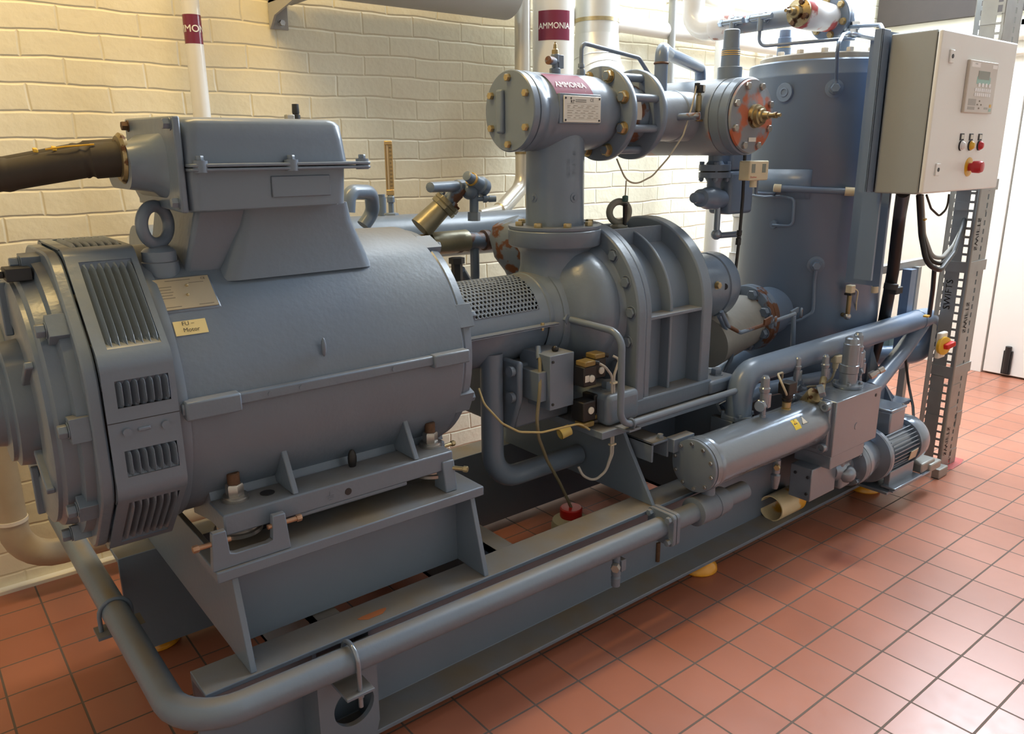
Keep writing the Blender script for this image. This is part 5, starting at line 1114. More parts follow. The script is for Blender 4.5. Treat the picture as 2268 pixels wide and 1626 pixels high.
# channel and plates joining the cabinet to the vessel
t = thing('cabinet_support', (1.25, .3, .9), 'blue-grey vertical support plates between the vessel and the control cabinet', 'bracket')
g = G(); g.box((1.222, .262, 1.262), (1.234, .285, 1.80)); g.box((1.29, .262, .93), (1.302, .33, 1.262)); g.build('support_plate', 'vessel', t)
g = G(); g.box((1.36, .262, .90), (1.372, .40, 1.80)); g.box((1.222, .262, 1.26), (1.80, .268, 1.80)); g.build('back_plate', 'vessel', t)
t = thing('small_conduit', at(1940, 640, y=.29), 'slim blue-grey conduit with a beige end hanging below the cabinet edge', 'conduit')
G().tube([at(1957, 428, y=.30), at(1938, 640, y=.30)], .011, n=14).build('conduit_tube', 'vessel', t); a_, b_ = at(1938, 634, y=.30), at(1937, 648, y=.30); G().cyl(a_, b_, .013, n=14).build('end_cap', 'beige', t)
G().obox(at(1952, 516, y=.285), (1, 0, 0), (0, 1, 0), (0, 0, 1), .018, .018, .022).build('beige_clip', 'beige', t, bev=.002)
# thick black cable duct
t = thing('black_cable', at(1990, 440, y=.33), 'thick black flexible conduit dropping from the cabinet behind the big grey pipe', 'cable')
G().tube([at(2001, 424, y=.19), at(1992, 480, y=.32), at(1978, 600, y=.36), at(1958, 710, y=.40), at(1932, 800, y=.46), at(1905, 850, y=.5)], .024, bend=.15, n=22).build('conduit_run', 'black', t)
G().lathe(at(1972, 640, y=.35), (.05, -.05, 1), [(0, .028), (.022, .028)], 22).build('clamp_ring', 'dark', t); G().obox(at(1985, 643, y=.34), (1, 0, 0), (0, 1, 0), (0, 0, 1), .06, .03, .03).build('clamp_arm', 'dark', t, bev=.004)
t = thing('cable_loop', at(2070, 590, y=.2), 'bundle of dark grey cables looping under the cabinet to the steel post', 'cable')
for i, (r_, dy, m) in enumerate(((.010, 0, 'black'), (.008, .02, 'rubber'), (.0085, .035, 'duct'))):
    G().tube([at(2035+3*i, 432, y=.20+dy), at(2040+3*i, 520, y=.20+dy), at(2052+6*i, 585-8*i, y=.17+dy), at(2082+2*i, 600-14*i, y=.15+dy), at(2112, 560-8*i, y=.18+dy), at(2132, 505, y=.21+dy), at(2140, 470, y=.25)], r_, bend=.07, n=12).build('cable_run', m, t)
G().tube([at(2070, 590, y=.20), at(2066, 640, y=.22), at(2058, 700, y=.26)], .009, n=12).build('cable_tail', 'black', t)
for px, py in ((2045, 486), (2052, 700)): G().obox(at(px, py, y=.20), (1, 0, .2), (0, 1, 0), (0, 0, 1), .016, .02, .006).build('cable_tie', 'yel', t)
t = thing('thin_wire', at(2090, 475, y=.15), 'thin dark wire drooping in a U under the cabinet', 'cable')
G().tube([at(2052, 432, y=.14), at(2062, 462, y=.14), at(2080, 479, y=.14), at(2098, 462, y=.14), at(2102, 430, y=.14)], .004, bend=.04, n=8).build('wire', 'rubber', t)
t = thing('floor_cable', at(2018, 850, y=.35), 'black cable hanging down beside the post to the oil pump motor', 'cable')
G().tube([at(2005, 790, y=.34), at(2012, 850, y=.32), at(2022, 900, y=.25), at(2024, 935, y=.20)], .006, bend=.05, n=8).build('cable_run', 'black', t)

# ================================================================== slotted steel post
po = thing('slotted_post', (2.05, .25, 0), 'galvanised slotted steel channel post standing on the tiles beside the door', 'post')
def slotted(name, o, X, w, z0, z1, sx, sz, pitch, cu, dots=True, m='galv'):
    """upright strip with real slots: o corner, X across, slot centre fraction cu"""
    g = G(); o = V(o); X = V(X).normalized(); n = int((z1-z0)/pitch); u0, u1 = cu*w-sx/2, cu*w+sx/2
    def P(u, z): return g.bm.verts.new(o+X*u+V((0, 0, z)))
    prev = None
    for i in range(n):
        za = z0+i*pitch; zb = za+(pitch-sz)/2; zc = zb+sz; zd = za+pitch
        for (ua, ub, z_a, z_b) in ((0, u0, za, zd), (u1, w, za, zd), (u0, u1, za, zb), (u0, u1, zc, zd)): g._face((P(ua, z_a), P(ub, z_a), P(ub, z_b), P(ua, z_b)))
    ob = g.build(name, m, po, smooth=0); s_ = ob.modifiers.new('s', 'SOLIDIFY'); s_.thickness = .0025; return ob
slotted('slotted_face', (1.968, .188, 0), (1, 0, 0), .162, 0, 3.49, .014, .022, .0362, .62)
slotted('slotted_side', (1.966, .190, 0), (0, 1, 0), .085, 0, 3.49, .018, .026, .0362, .22)
slotted('slotted_side', (1.972, .300, 0), (1, 0, 0), .10, 0, 3.49, .012, .020, .0362, .5)
G().cyl((1.960, .182, 0), (1.960, .182, 1.30), .0065, n=12).build('corner_rod', 'galv', po)
G().box((2.128, .188, 0), (2.131, .24, 3.49)).build('folded_lip', 'galv', po)
for z in (.44, .90, 1.24, 2.08):
    G().box((1.958, .182, z), (2.138, .187, z+.045)).build('joint_clip', 'galv', po); G().box((1.957, .182, z), (1.962, .275, z+.045)).build('joint_clip', 'galv', po)
for z, (x_, y_) in ((.05, (1.995, .1862)), (.62, (2.005, .1862)), (.98, (1.995, .1862))):
    textmesh('SWIFTS', .042, 'ltext', 'stamped_lettering', po, (x_+.012, y_-.001, z+.08), (0, 0, 1), (1, 0, 0), bold=.0006)
textmesh('SWIFTS', .040, 'ltext', 'stamped_lettering', po, (1.9635, .250, .80), (0, 0, 1), (0, 1, 0), bold=.0006)
g = G(); q_ = at(2110, 1022, z=.0005); pts = [at(px, py, z=.0002) for px, py in ((2075, 1042), (2085, 1022), (2112, 1012), (2134, 1018), (2128, 1028), (2108, 1040))]
g.prism(pts, (0, 0, .0012)); tag(g.build('floor_paint_patch', mat('red_floor_paint', (.34, .05, .045), .5, var=.3, vs=20), smooth=0), 'irregular patch of red paint on the tiles at the foot of the post', 'paint patch')
g = G(); a_ = at(2018, 1052, z=.0); tag(g.box((1.86, .14, 0), (1.945, .175, .045)).build('post_foot_block', 'galv', bev=.004), 'small galvanised block on the floor at the left foot of the post', 'block')
t = thing('support_bar', at(2040, 595, y=.4), 'galvanised horizontal strut between the vessel and the slotted post', 'bar')
G().box((1.60, .42, .895), (2.1, .45, .93)).build('strut', 'galv', t, bev=.002); G().box((1.88, .38, .45), (1.93, .42, .90)).build('hanger', 'vessel', t); G().box((1.99, .40, .0), (2.02, .43, .90)).build('hanger', 'galv', t)
# rotary isolator on the post
t = thing('rotary_isolator', (1.94, .26, .6), 'yellow and red rotary isolator switch fixed to the slotted post', 'switch')
p_ = at(2090, 766, y=.16); G().box(p_+V((-.022, .004, -.055)), p_+V((.040, .025, .055))).build('isolator_box', 'plain', t, bev=.006)
G().lathe(p_+V((0, 0, 0)), (-.25, -1, 0), [(-.006, .038), (.006, .038), (.008, .035)], 30).build('yellow_plate', 'yel', t)
G().obox(p_+V((.010, -.016, .004)), (1, -.3, .3), (0, 1, 0), (-.3, 0, 1), .048, .026, .022).build('red_handle', 'redp', t, bev=.004)
t = thing('green_box', at(2010, 775, y=.5), 'small pale green junction box behind the big bent pipe', 'box')
G().box((1.90, .45, .50), (1.95, .49, .60)).build('box_body', mat('pale_green', (.35, .42, .33), .5), t, bev=.004)

# ================================================================== oil filter, block, pump
FY, FZ, FR = .24, .46, .083
of_ = thing('oil_filter', (.58, FY, .37), 'glossy grey horizontal oil filter cylinder with bolted round end plate', 'filter')
g = G(); g.lathe((.268, FY, FZ), (1, 0, 0), [(0, FR+.003), (.020, FR+.004), (.0215, FR+.001), (.0245, FR+.004), (.045, FR+.003), (.047, FR), (.50, FR), (.64, FR), (.65, FR-.002)], 72); g.build('filter_barrel', 'silver', of_, smooth=50)
g = G(); g.lathe((.268, FY, FZ), (-1, 0, 0), [(0, .082), (.003, .085), (.012, .085), (.014, .082)], 60); g.build('end_plate', 'paint', of_)
for k in range(10):
    a = 2*PI*k/10+.2; G().hexn((.2545, FY+.073*math.cos(a), FZ+.073*math.sin(a)), (-1, 0, 0), .011, .007, wash=False).build('end_bolt', 'steel', of_)
g = G(); g.box((.90, FY-.082, FZ-.092), (.918, FY+.082, FZ+.092)); g.build('mount_flange', 'silver', of_, bev=.004)
for y, z in ((-.068, .076), (-.068, -.078), (.068, .076)):
    g = G(); g.lathe((.90, FY+y, FZ+z), (-1, 0, 0), [(0, .017), (.016, .017), (.018, .015), (.018, .009), (.008, .009)], 24); g.build('cap_screw', 'silver', of_)
f = wrapx(FY, FZ, FR, .715, math.radians(38), .0006)
patch(lambda x, y: f(x+y*-.12, y), .036, .036, 'warning_sticker', mat('yellow_warning_sticker', (.80, .62, .05), .4, stain=(.75, .72, .6), ss=120, sa=.6), of_)
def tri(name, x0, y0, s, m, e):
    g = G(); ff = wrapx(FY, FZ, FR, .715, math.radians(38), e); vs_ = [g.bm.verts.new(ff(x0+a, y0+b)) for a, b in ((-s, -s*.8), (s, -s*.8), (0, s))]; g._face(vs_); return g.build(name, m, of_, smooth=0)
tri('warning_symbol', -.003, .008, .010, 'ink', .0010); tri('warning_symbol', -.003, .0075, .0065, 'yel', .0014)
tri('triangle_sticker', .048, .006, .019, 'ink', .0010); tri('triangle_sticker', .048, .004, .0145, 'plateW', .0014)
# block
bl = thing('oil_block', (1.05, .24, .175), 'squarish grey manifold block between the oil filter and the pump', 'manifold')
g = G(); g.box((.918, .145, .345), (1.235, .30, .553)); g.build('upper_block', 'silver', bl, bev=.003)
g = G(); g.box((.925, .15, .295), (1.16, .295, .345)); g.build('middle_block', 'silver', bl, bev=.003)
g = G(); g.box((.870, .185, .172), (1.04, .272, .298)); g.build('lower_block', 'silver', bl, bev=.003)
g = G(); g.cyl((1.075, .146, .43), (1.075, .1435, .43), .014, n=22); g.build('blank_port', 'silver', bl); g = G(); g.cyl((1.195, .1455, .525), (1.195, .1435, .525), .006, n=14); g.build('port_hole', 'dark', bl)
for y, z in ((.20, .20), (.20, .265), (.25, .27)): g = G(); g.hexn((.870, y, z), (-1, 0, 0), .010, .006, wash=False); g.build('block_screw', 'dark', bl)
# oil pump and its motor
PY, PZ = .205, .240
pm = thing('oil_pump', (1.2, PY, .13), 'round grey oil pump housing with wide flange next to the manifold block', 'pump')
g = G(); g.lathe((1.04, PY+.01, PZ), (1, 0, 0), [(0, .035), (.03, .055), (.06, .055), (.062, .04), (.11, .04), (.115, .088), (.125, .092), (.14, .092), (.142, .085), (.145, .092), (.16, .092), (.22, .078), (.255, .072), (.257, .110), (.262, .1135), (.280, .1135), (.284, .110)], 64); g.build('pump_housing', 'silver', pm, smooth=45)
g = G(); g.box((1.055, .17, .17), (1.13, .24, .34)); g.sphere((1.09, .17, .23), .035, 16); g.build('pump_head', 'silver', pm, bev=.012, bseg=3)
for k in range(4):
    a = PI/4+k*PI/2; g = G(); g.hexn((1.155, PY+.01+.078*math.cos(a), PZ+.078*math.sin(a)), (-1, 0, 0), .020, .012); g.build('housing_bolt', 'silver', pm)
g = G(); g.lathe((1.302, PY+.01, PZ), (1, 0, 0), [(0, .1140), (.018, .1140)], 64); 
g = g.build('rim', 'silver', pm) 
t = thing('pump_motor', (1.45, PY, .02), 'small grey finned electric motor of the oil pump with terminal box and round cowl', 'motor')
g = G(); g.lathe((1.325, PY, PZ), (1, 0, 0), [(0, .078), (.30, .078)], 40); g.build('stator', 'silver', t)
for k in range(36):
    a = 2*PI*k/36; e = V((0, math.cos(a), math.sin(a))); tt = V((0, -math.sin(a), math.cos(a)))
    if 1.1 < a < 2.0: continue
    G().obox(V((1.455, PY, PZ))+e*.084, (1, 0, 0), e, tt, .215, .020, .0035).build('cooling_fin', 'silver', t)
g = G(); g.lathe((1.555, PY, PZ), (1, 0, 0), [(0, .099), (.003, .101), (.07, .100), (.085, .095), (.092, .083), (.093, .02)], 60, cap=True); g.build('fan_cowl', 'silver', t)
g = G(); g.box((1.375, PY-.045, PZ+.075), (1.495, PY+.065, PZ+.170)); g.build('terminal_box', 'silver', t, bev=.006); g = G(); g.box((1.372, PY-.048, PZ+.168), (1.498, PY+.068, PZ+.180)); g.build('box_lid', 'silver', t, bev=.004)
for x_, y_ in ((1.385, -.036), (1.485, -.036)): G().hexn((x_, PY+y_, PZ+.180), (0, 0, 1), .008, .004, wash=False).build('lid_screw', 'steel', t)
plate('motor_nameplate', (1.50, PY-.094, PZ-.018), (1, 0, 0), (0, -.2, 1), .060, .040, 'plate', t, .002)
g = G()
for s in (-1, 1): g.box((1.36, PY+s*.065-.012, PZ-.125), (1.56, PY+s*.065+.012, PZ-.065)); g.box((1.345, PY+s*.08-.03, PZ-.132), (1.575, PY+s*.08+.03, PZ-.122))
g.build('motor_foot', 'silver', t, bev=.003)
t2 = thing('motor_rail', (1.6, .12, .09), 'small galvanised adjusting rail and clamp at the far foot of the pump motor', 'rail')
g = G(); g.box((1.34, .10, .10), (1.66, .118, .108)); g.box((1.33, .118, .088), (1.60, .28, .10)); g.build('rail_strip', 'silver', t2, bev=.002); g = G(); g.box((1.60, .11, .108), (1.72, .19, .150)); g.box((1.66, .10, .10), (1.76, .14, .135)); g.build('clamp_block', 'galv', t2, bev=.006)

# service valves standing on filter and block
def svalve(x, y, z, s, lab, side=-1, cap=True):
    t = thing('service_valve', (x, y, z), lab, 'valve')
    g = G(); g.lathe((x, y, z), (0, 0, 1), [(0, .011*s), (.02*s, .011*s), (.022*s, .009*s), (.05*s, .009*s), (.052*s, .014*s), (.10*s, .014*s), (.102*s, .017*s), (.115*s, .019*s), (.12*s, .015*s), (.15*s, .014*s), (.152*s, .012*s), (.158*s, .009*s)], 20); g.build('valve_body', 'silver', t)
    g = G(); g.box((x+.004*s, y-.014*s, z+.045*s), (x+.022*s, y+.010*s, z+.095*s)); g.build('wrench_flat', 'silver', t, bev=.002*s)
    if side: g = G(); g.lathe((x, y, z+.06*s), (side, -.25, 0), [(0, .010*s), (.018*s, .010*s), (.019*s, .018*s), (.036*s, .019*s), (.04*s, .017*s)], 18); g.hexn(V((x, y, z+.06*s))+V((side, -.25, 0)).normalized()*.018*s, (side, -.25, 0), .036*s, .012*s, wash=False); g.build('side_outlet', 'silver', t)
    return t
svalve(.612, FY, FZ+.070, 1.0, 'grey service valve on the oil filter nearest its round end plate')
svalve(.90, FY+.06, FZ+.105, .80, 'small grey service valve behind the oil filter near the block, left of two', 0)
svalve(1.02, FY+.02, FZ+.093, .85, 'grey service valve at the left edge of the block top', 0)
svalve(1.262, FY+.03, FZ+.075, 1.25, 'tall grey service valve behind the thick cylinder on the block', 0)
svalve(1.305, FY+.03, FZ+.063, .85, 'short grey service valve at the right end of the block top')
t = thing('pressure_valve', (1.13, .225, .553), 'thick grey capped cylinder valve on a round flange on top of the block', 'valve')
g = G(); g.lathe((1.13, .225, .553), (0, 0, 1), [(0, .052), (.003, .054), (.012, .054), (.014, .032), (.055, .032), (.056, .030), (.057, .034), (.085, .034), (.087, .029), (.165, .029), (.167, .026), (.185, .025), (.19, .018)], 36); g.build('valve_cylinder', 'silver', t)
for k in range(4): a = .6+k*PI/2; G().hexn((1.13+.044*math.cos(a), .225+.044*math.sin(a), .565), (0, 0, 1), .014, .010).build('flange_bolt', 'silver', t)
g = G(); a_ = V((1.285, .22, .565)); d_ = V((.8, -.5, .5)).normalized(); g.hexn(a_, d_, .026, .024, wash=False); g.lathe(a_+d_*.02, d_, [(0, .009), (.02, .009), (.02, .013), (.04, .013)], 14); tag(g.build('hose_fitting', 'steel'), 'bright steel angled fitting at the right end of the block', 'fitting')
t = thing('solenoid_coil', (.752, FY+.01, .54), 'black square-headed solenoid with brass neck on top of the oil filter', 'solenoid')
G().lathe((.752, FY, FZ+.078), (0, 0, 1), [(0, .017), (.006, .017), (.008, .012), (.012, .015), (.03, .015), (.032, .011), (.05, .011)], 20).build('brass_neck', 'brass', t)
G().lathe((.752, FY, FZ+.112), (0, 0, 1), [(0, .017), (.008, .019), (.010, .016), (.02, .019), (.03, .019)], 20).build('coil_base', 'black', t); G().box((.728, FY-.02, FZ+.138), (.776, FY+.024, FZ+.180)).build('coil_head', 'black', t, bev=.003)
t = thing('solenoid_lead', (.74, FY, .62), 'cream lead curling from the black solenoid back to the pipework', 'cable')
G().tube([(.73, FY-.01, FZ+.14), (.712, FY-.02, FZ+.15), (.705, FY, FZ+.19), (.73, FY+.03, FZ+.205), (.79, FY+.05, FZ+.195), (.84, FY+.08, FZ+.16), (.84, FY+.09, FZ+.13)], .004, bend=.03, n=10).build('lead', 'cream', t)
G().tube([at(1815, 880, y=.3), at(1850, 845, y=.34), at(1880, 820, y=.34), at(1868, 800, y=.30), at(1848, 785, y=.30)], .004, bend=.02, n=10).build('second_lead', 'cream', t) if False else None
t = thing('sight_glass', at(1815, 870, y=.24), 'angled hexagonal sight glass fitting lying between the filter and the block', 'fitting')
a_ = at(1790, 888, y=.25); d_ = (at(1818, 865, y=.20)-a_).normalized(); G().lathe(a_-d_*.02, d_, [(0, .024), (.05, .030), (.062, .030), (.064, .022)], 20).build('fitting_body', 'brassd', t)
a2 = at(1812, 868, y=.205); G().hexn(a2, (.55, -.75, .35), .042, .022, wash=False).build('hex_cap', 'silver', t); G().tube([a2+V((.02, 0, 0)), a2+V((.10, .04, .02))], .012, n=14).build('outlet', 'brassd', t)
t = thing('plug_connector', at(1855, 790, y=.3), 'beige angled cable plug on a brass fitting behind the thick valve', 'sensor')
a_ = at(1855, 795, y=.30); G().obox(a_, (1, -.3, 0), (.3, 1, 0), (0, 0, 1), .045, .028, .030).build('plug_body', 'beige', t, bev=.004); G().lathe(a_+V((-.01, 0, -.015)), (-.1, 0, -1), [(0, .012), (.02, .010), (.022, .006), (.03, .006)], 14).build('gland', 'beige', t)
G().tube([a_+V((-.012, 0, -.045)), at(1843, 838, y=.30), at(1825, 855, y=.32), at(1795, 856, y=.34), at(1765, 862, y=.36)], .0045, bend=.04, n=10).build('plug_lead', 'cream', t)
g = G(); a_ = at(1774, 862, y=.33); g.hexn(a_, (-.5, -.85, 0), .034, .022, wash=False); g.cyl(a_, a_+V((.09, .06, 0)), .013, n=14); g.lathe(a_+V((-.01, -.02, 0)), (-.5, -.85, 0), [(0, .009), (.01, .009)], 6); tag(g.build('hex_fitting', 'silver'), 'grey hexagon pipe fitting behind the black solenoid', 'fitting')
t = thing('drain_valve', at(1728, 1060, y=.225), 'small grey drain valve with brass cap hanging under the oil filter', 'valve')
g = G(); g.lathe((.715, .235, .385), (0, 0, -1), [(0, .010), (.02, .010), (.022, .014), (.07, .014), (.072, .010), (.078, .017), (.10, .016), (.13, .010)], 18); g.build('valve_body', 'silver', t); G().hexn((.70, .222, .345), (-1, -.4, 0), .020, .014, wash=False).build('brass_cap', 'brass', t)

# support arm carrying the filter
t = thing('filter_arm', (.2, .3, .5), 'blue-grey steel arm reaching forward from the pedestal to hold the oil filter', 'bracket')
g = G(); g.box((.155, .325, .525), (.235, .44, .533)); g.box((.229, .325, .47), (.237, .44, .533)); g.box((.155, .325, .47), (.163, .44, .533)); g.build('arm_channel', 'frame', t, bev=.002)
G().hexn((.215, .345, .533), (0, 0, 1), .018, .012).build('arm_bolt', 'frame', t); G().box((.230, .300, .49), (.330, .335, .535)).build('arm_pad', 'frame', t, bev=.002)

# big bent pipe with return loop
t = thing('large_oil_pipe', (.73, .43, .40), 'long thick blue-grey pipe sweeping from the filter side to a U bend by the post', 'pipe')
P_ = [(.622, .343, .515), (.622, .343, .668), (2.055, .340, .682), (2.055, .345, .505), (1.90, .44, .50), (1.80, .52, .50)]
G().tube(P_, .0445, bend=.105, n=36).build('pipe_run', 'vessel', t); G().lathe((1.90, .340, .6805), (1, 0, 0.01), [(0, .0455), (.004, .047), (.008, .0455)], 36).build('weld_bead', 'vessel', t)
G().lathe((.622, .348, .510), (0, 0, 1), [(0, .055), (.002, .058), (.014, .058), (.016, .055)], 6).build('base_flange', 'rusty', t)
for k in range(4): a = PI/4+k*PI/2; G().hexn((.622+.049*math.cos(a), .348+.049*math.sin(a), .525), (0, 0, 1), .014, .010).build('flange_bolt', 'rusty', t)
G().tube([(1.96, .34, .66), (1.78, .33, .565), (1.42, .275, .47)], .034, bend=.1, n=28).build('branch_pipe', 'vessel', t)
g = G(); g.box((.57, .33, .343), (.68, .42, .510)); g.build('pipe_saddle', 'frame', t, bev=.003)
t = thing('second_oil_pipe', (1.0, .40, .45), 'blue-grey pipe curving under the large pipe behind the valves', 'pipe')
G().tube([(.66, .44, .50), (.85, .42, .545), (1.10, .40, .535), (1.36, .44, .50)], .028, bend=.2, n=24).build('pipe_run', 'vessel', t)
# thin lubricating tube from the compressor nose
t = thing('lube_tube', (.03, .45, .6), 'thin blue-grey tube looping from the coupling neck down and along the pedestal', 'tube')
G().tube([(-.02, .52, .915), (.05, .42, .90), (.095, .345, .885), (-.042+.02, .335, .86) if False else (.02, .335, .875), (-.030, .335, .83) if False else (.02, .335, .80), (.02, .335, .618), (.56, .335, .618)][:0] or [(.0, .535, .915), (.015, .335, .905), (.02, .335, .618), (.62, .335, .618)], .0105, bend=.05, n=16).build('tube_run', 'paint', t)
G().hexn((-.005, .565, .917), (0, -1, 0), .034, .024).build('tube_nut', 'paint', t); G().lathe((-.005, .575, .917), (0, -1, 0), [(-.03, .03), (.0, .030), (.006, .026)], 24).build('boss', 'cast', t)
g = G(); g.box((.045, .32, .598), (.095, .38, .603)); g.torus((.07, .335, .618), (1, 0, 0), .013, .004, 20, 6); g.build('pipe_clip', 'frame', t)

# front oil pipe along the skid
t = thing('front_oil_pipe', (-.5, .235, .29), 'long blue-grey pipe running along the front of the skid and bending round the near end', 'pipe')
G().tube([(-1.305, 1.55, .285), (-1.305, .232, .320), (.10, .232, .305)], .0315, bend=.115, n=34).build('pipe_run', 'frame', t)
def sqflange(x, th):
    g = G(); g.prism([(x, y, z) for y, z in rrect(.232-.052, .232+.052, .305-.052, .305+.052, .014)], (th, 0, 0)); return g
sqflange(.100, .014).build('square_flange', 'frame', t, bev=.002); sqflange(.117, .014).build('square_flange', 'frame', t, bev=.002)
for dy in (-.037, .037):
    for dz_ in (-.037, .037): G().hexn((.100, .232+dy, .305+dz_), (-1, 0, 0), .019, .013).build('flange_bolt', 'frame', t)
G().cyl((.13, .232, .305), (.52, .232, .305), .0315, n=30).build('pipe_end', 'frame', t)
G().lathe((.255, .232, .305), (1, 0, 0), [(0, .036), (.004, .047), (.09, .047), (.0905, .049), (.105, .049), (.108, .046), (.15, .044), (.153, .034)], 36).build('union', 'frame', t)
G().cyl((.33, .235, .33), (.33, .238, .40), .024, n=20).build('riser', 'frame', t)
# U bolt clamps
for (x, lab, pos) in ((-.945, 'U-bolt pipe clamp holding the front pipe to the bracket with the round hole', 0), (-1.305, 'U-bolt pipe clamp on the pipe at the near end of the skid', 1)):
    tt_ = thing('pipe_clamp', (x, .24, .25), lab, 'clamp', None)
    g = G()
    if not pos:
        P = [(x, .232-.004, .250)]+[(x, .232-.037*math.cos(a)*1.0, .321+.037*math.sin(a)) for a in [PI*k/10 for k in range(11)]]+[(x, .269, .285)]
        P = [(x, .195, .215)]+P[1:-1]+[(x, .269, .215)]
    else:
        P = [(x-.037, .80, .25)]+[(x-.037*math.cos(a), .80, .303+.037*math.sin(a)) for a in [PI*k/10 for k in range(11)]]+[(x+.037, .80, .25)]
    g.tube(P, .0055, n=12); g.build('u_bolt', 'silver' if not pos else 'frame', tt_)
    if not pos: g = G(); g.box((x-.038, .182, .250), (x+.030, .279, .257)); g.build('clamp_plate', 'wpipe' if 0 else 'frame', tt_, bev=.001); G().hexn((x, .195, .249), (0, 0, -1), .014, .01).build('nut', 'silver', tt_)
    else: g = G(); g.box((x-.05, .77, .254), (x+.06, .83, .262)); g.build('clamp_plate', 'frame', tt_)
# little drain valve under the front pipe
t = thing('drain_valve', (-.09, .232, .18), 'small drain valve with hexagon cap hanging under the long front pipe', 'valve')
g = G(); g.cyl((-.09, .232, .275), (-.09, .232, .235), .012, n=14); g.lathe((-.09, .232, .242), (0, 0, -1), [(0, .014), (.03, .014), (.032, .010), (.038, .014), (.065, .013), (.068, .008)], 16); g.build('valve_body', 'frame', t); g = G(); g.box((-.085, .215, .225), (-.065, .245, .262)); g.build('wrench_flat', 'frame', t, bev=.002)
G().hexn((-.10, .222, .247), (-1, -.6, 0), .024, .018, wash=False).build('hex_cap', 'galv', t)

# ================================================================== under the compressor nose
t = thing('suction_drain_pipe', (-.33, .53, .5), 'vertical blue-grey pipe under the coupling guard bending away to the right', 'pipe')
G().tube([(-.258, .60, .84), (-.258, .60, .43), (.12, .62, .42)], .034, bend=.10, n=28).build('pipe_run', 'paint', t)
t = thing('slide_valve_block', (-.12, .50, .65), 'grey steel solenoid manifold block under the coupling neck', 'manifold')
g = G(); g.box((-.150, .46, .672), (-.055, .60, .838)); g.build('block', 'paint', t, bev=.002); g = G(); g.box((-.18, .475, .70), (-.150, .56, .79)); g.build('side_block', 'paint', t, bev=.002)
G().sphere((-.095, .50, .845), .011, 12).build('black_button', 'black', t)
for x_, z_ in ((-.14, .82), (-.14, .69)): G().hexn((x_, .46, z_), (0, -1, 0), .008, .004, wash=False).build('block_screw', 'dark', t)
for (i, x_, y_, z_, lab) in ((0, -.03, .435, .765, 'black solenoid coil with white label, upper left of the four'), (1, .03, .455, .775, 'black solenoid coil, upper right of the four, half hidden'), (2, -.03, .435, .655, 'black solenoid coil with round white cap, lower left of the four'), (3, .035, .455, .662, 'black solenoid coil with round white cap, lower right of the four')):
    t = thing('solenoid_coil', (x_, y_, z_), lab, 'solenoid', None)
    G().box((x_-.026, y_-.02, z_-.03), (x_+.026, y_+.035, z_+.032)).build('coil_body', 'black', t, bev=.004)
    G().lathe((x_+.004, y_-.02, z_-.006 if i < 2 else z_+.004), (0, -1, 0), [(0, .011), (.004, .011), (.005, .008)], 18).build('coil_cap', 'plateW', t)
    s_ = 1 if i < 2 else -1
    G().box((x_-.024, y_-.022, z_+s_*.032), (x_+.02, y_+.02, z_+s_*.048)).build('clear_plug', 'brassd' if 0 else mat('amber_clear_plug', (.22, .155, .05), .15, var=.3, vs=60) if i == 0 else bpy.data.materials['amber_clear_plug'], t, bev=.003)
    if i == 0: plate('coil_label', (x_-.014, y_-.0205, z_-.004), (1, 0, 0), (0, 0, 1), .016, .020, 'plateW', t, .001)
    G().cyl((x_+.018, y_-.01, z_+s_*.040), (x_+.034, y_-.02, z_+s_*.036), .007, n=12).build('plug_gland', 'black', t)
t = thing('solenoid_cable', (.04, .42, .6), 'grey cable from the solenoids looping down and round to the yellow sleeve', 'cable')
for i, (x_, z_) in enumerate(((.0, .80), (.062, .812))):
    G().tube([(x_+.005, .418, z_+.0), (x_+.02, .405, z_-.01), (.052+.008*i, .405, .755), (.056+.008*i, .405, .60), (.056+.008*i, .405, .50), (.04, .41, .445), (.0, .42, .42), (-.03, .44, .44), (-.04, .45, .47)], .0040, bend=.04, n=8).build('cable_run', 'duct', t)
for z_ in (.73, .62, .53): G().box((.050, .398, z_), (.072, .412, z_+.005)).build('cable_tie', 'beige', t)
g = G(); a_ = at(1240, 962, y=.45); g.lathe(a_, (1, -.15, .25), [(0, .017), (.035, .017), (.035, .014), (0, .014)], 22, cap=False); tag(g.build('cable_sleeve', mat('yellowed_sleeve', (.50, .40, .13), .5)), 'short yellow plastic sleeve round the solenoid cable loop', 'sleeve')
t = thing('cream_cable', at(1180, 960, y=.48), 'cream cable sagging across behind the drain cable to the solenoids', 'cable')
G().tube([at(1060, 860, y=.52), at(1072, 895, y=.50), at(1112, 938, y=.48), at(1150, 957, y=.47), at(1200, 958, y=.45), at(1250, 946, y=.43), at(1285, 938, y=.42), at(1306, 952, y=.41)], .0032, bend=.05, n=10).build('cable_run', mat('yellowed_cream_cable', (.42, .34, .16), .5), t)
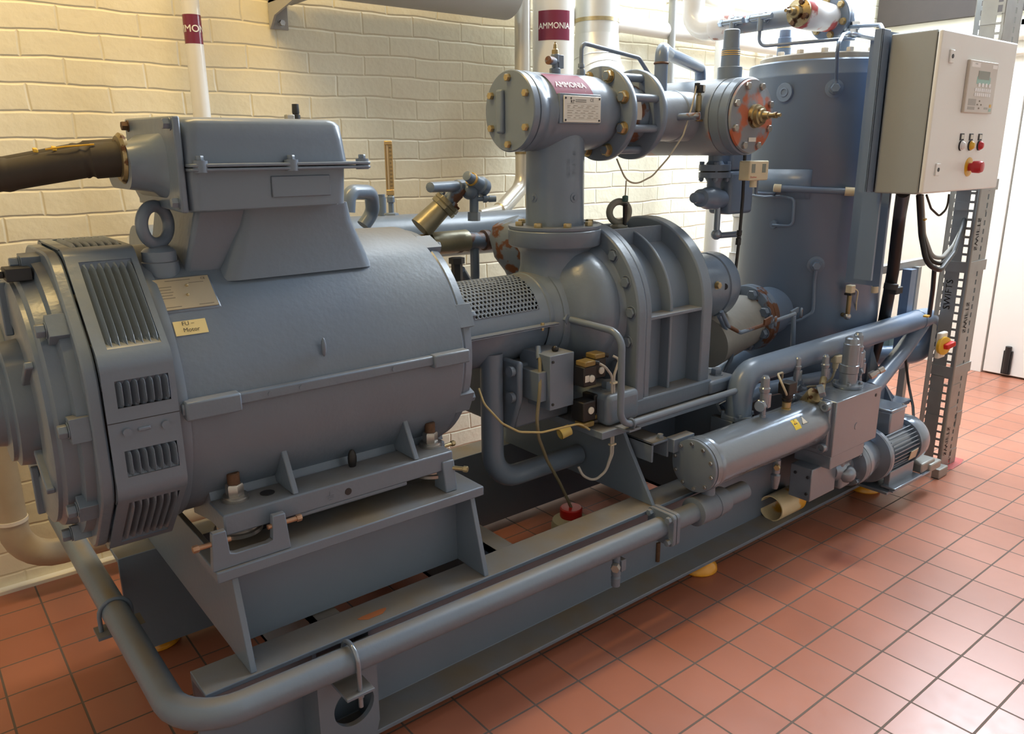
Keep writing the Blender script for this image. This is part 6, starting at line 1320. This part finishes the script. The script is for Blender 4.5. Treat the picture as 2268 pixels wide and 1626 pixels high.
# drain hose into the bottle
t = thing('drain_hose', at(1200, 950, y=.45), 'thin dirty hose dropping from under the guard into the red-capped bottle', 'hose')
G().tube([at(1192, 772, y=.53), at(1196, 800, y=.50), at(1196, 860, y=.47), at(1189, 930, y=.47), at(1193, 970, y=.48), at(1212, 1020, y=.52), at(1240, 1070, y=.56), at(1252, 1095, y=.57), (.045, .57, .262)], .0052, bend=.08, n=10).build('hose_run', mat('dirty_hose', (.20, .18, .11), .5), t)
a_ = at(1191, 768, y=.53); G().cyl(a_, at(1194, 795, y=.51), .009, n=12).build('hose_end', 'paint', t)
bt = thing('bottle', (.045, .57, 0), 'yellowed plastic bottle with red screw cap catching oil inside the skid', 'bottle')
G().lathe((.045, .57, 0), (0, 0, 1), [(0, .060), (.006, .066), (.200, .066), (.218, .062), (.228, .048), (.232, .031), (.24, .031)], 44).build('bottle_body', 'bottle', bt)
g = G(); g.lathe((.045, .57, .230), (0, 0, 1), [(0, .036), (.003, .0375), (.030, .0375), (.034, .034)], 40); g.build('screw_cap', 'redp', bt)
# lower bearing / slide valve casing behind
t = thing('slide_valve_casing', (-.05, .70, .62), 'cast grey slide valve casing with socket screws under the coupling neck', 'casing')
g = G(); g.yz([(.52, .82), (.52, .70), (.56, .60), (.86, .60), (.86, .82)], -.22, -.20); g.box((-.20, .56, .60), (.02, .84, .80)); g.build('casing_body', 'cast', t, bev=.008)
for y_, z_ in ((.545, .79), (.545, .71)): G().lathe((-.222, y_, z_), (-1, 0, 0), [(0, .016), (.014, .016), (.014, .008)], 20).build('socket_screw', 'cast', t)

# ------------------------------------------------------------------ repeats of a kind share a group
GROUPS = {'service_valve': 'small grey service valves', 'solenoid_coil': 'black solenoid coils', 'drain_valve': 'small drain valves under the oil pipes',
          'shell_tube': 'thin tubes on the vessel shell', 'wall_pipe': 'painted pipes on the walls', 'pipe_clamp': 'U-bolt clamps on the front pipe',
          'jacking_bracket': 'jacking brackets at the motor feet', 'power_cable': 'black power cables', 'ammonia_pipe': 'white ammonia pipes on the back wall'}
for o in bpy.data.objects:
    if o.parent is None and o.get('label'):
        k = o.name.split('.')[0]
        if k in GROUPS and not o.get('group'): o['group'] = GROUPS[k]
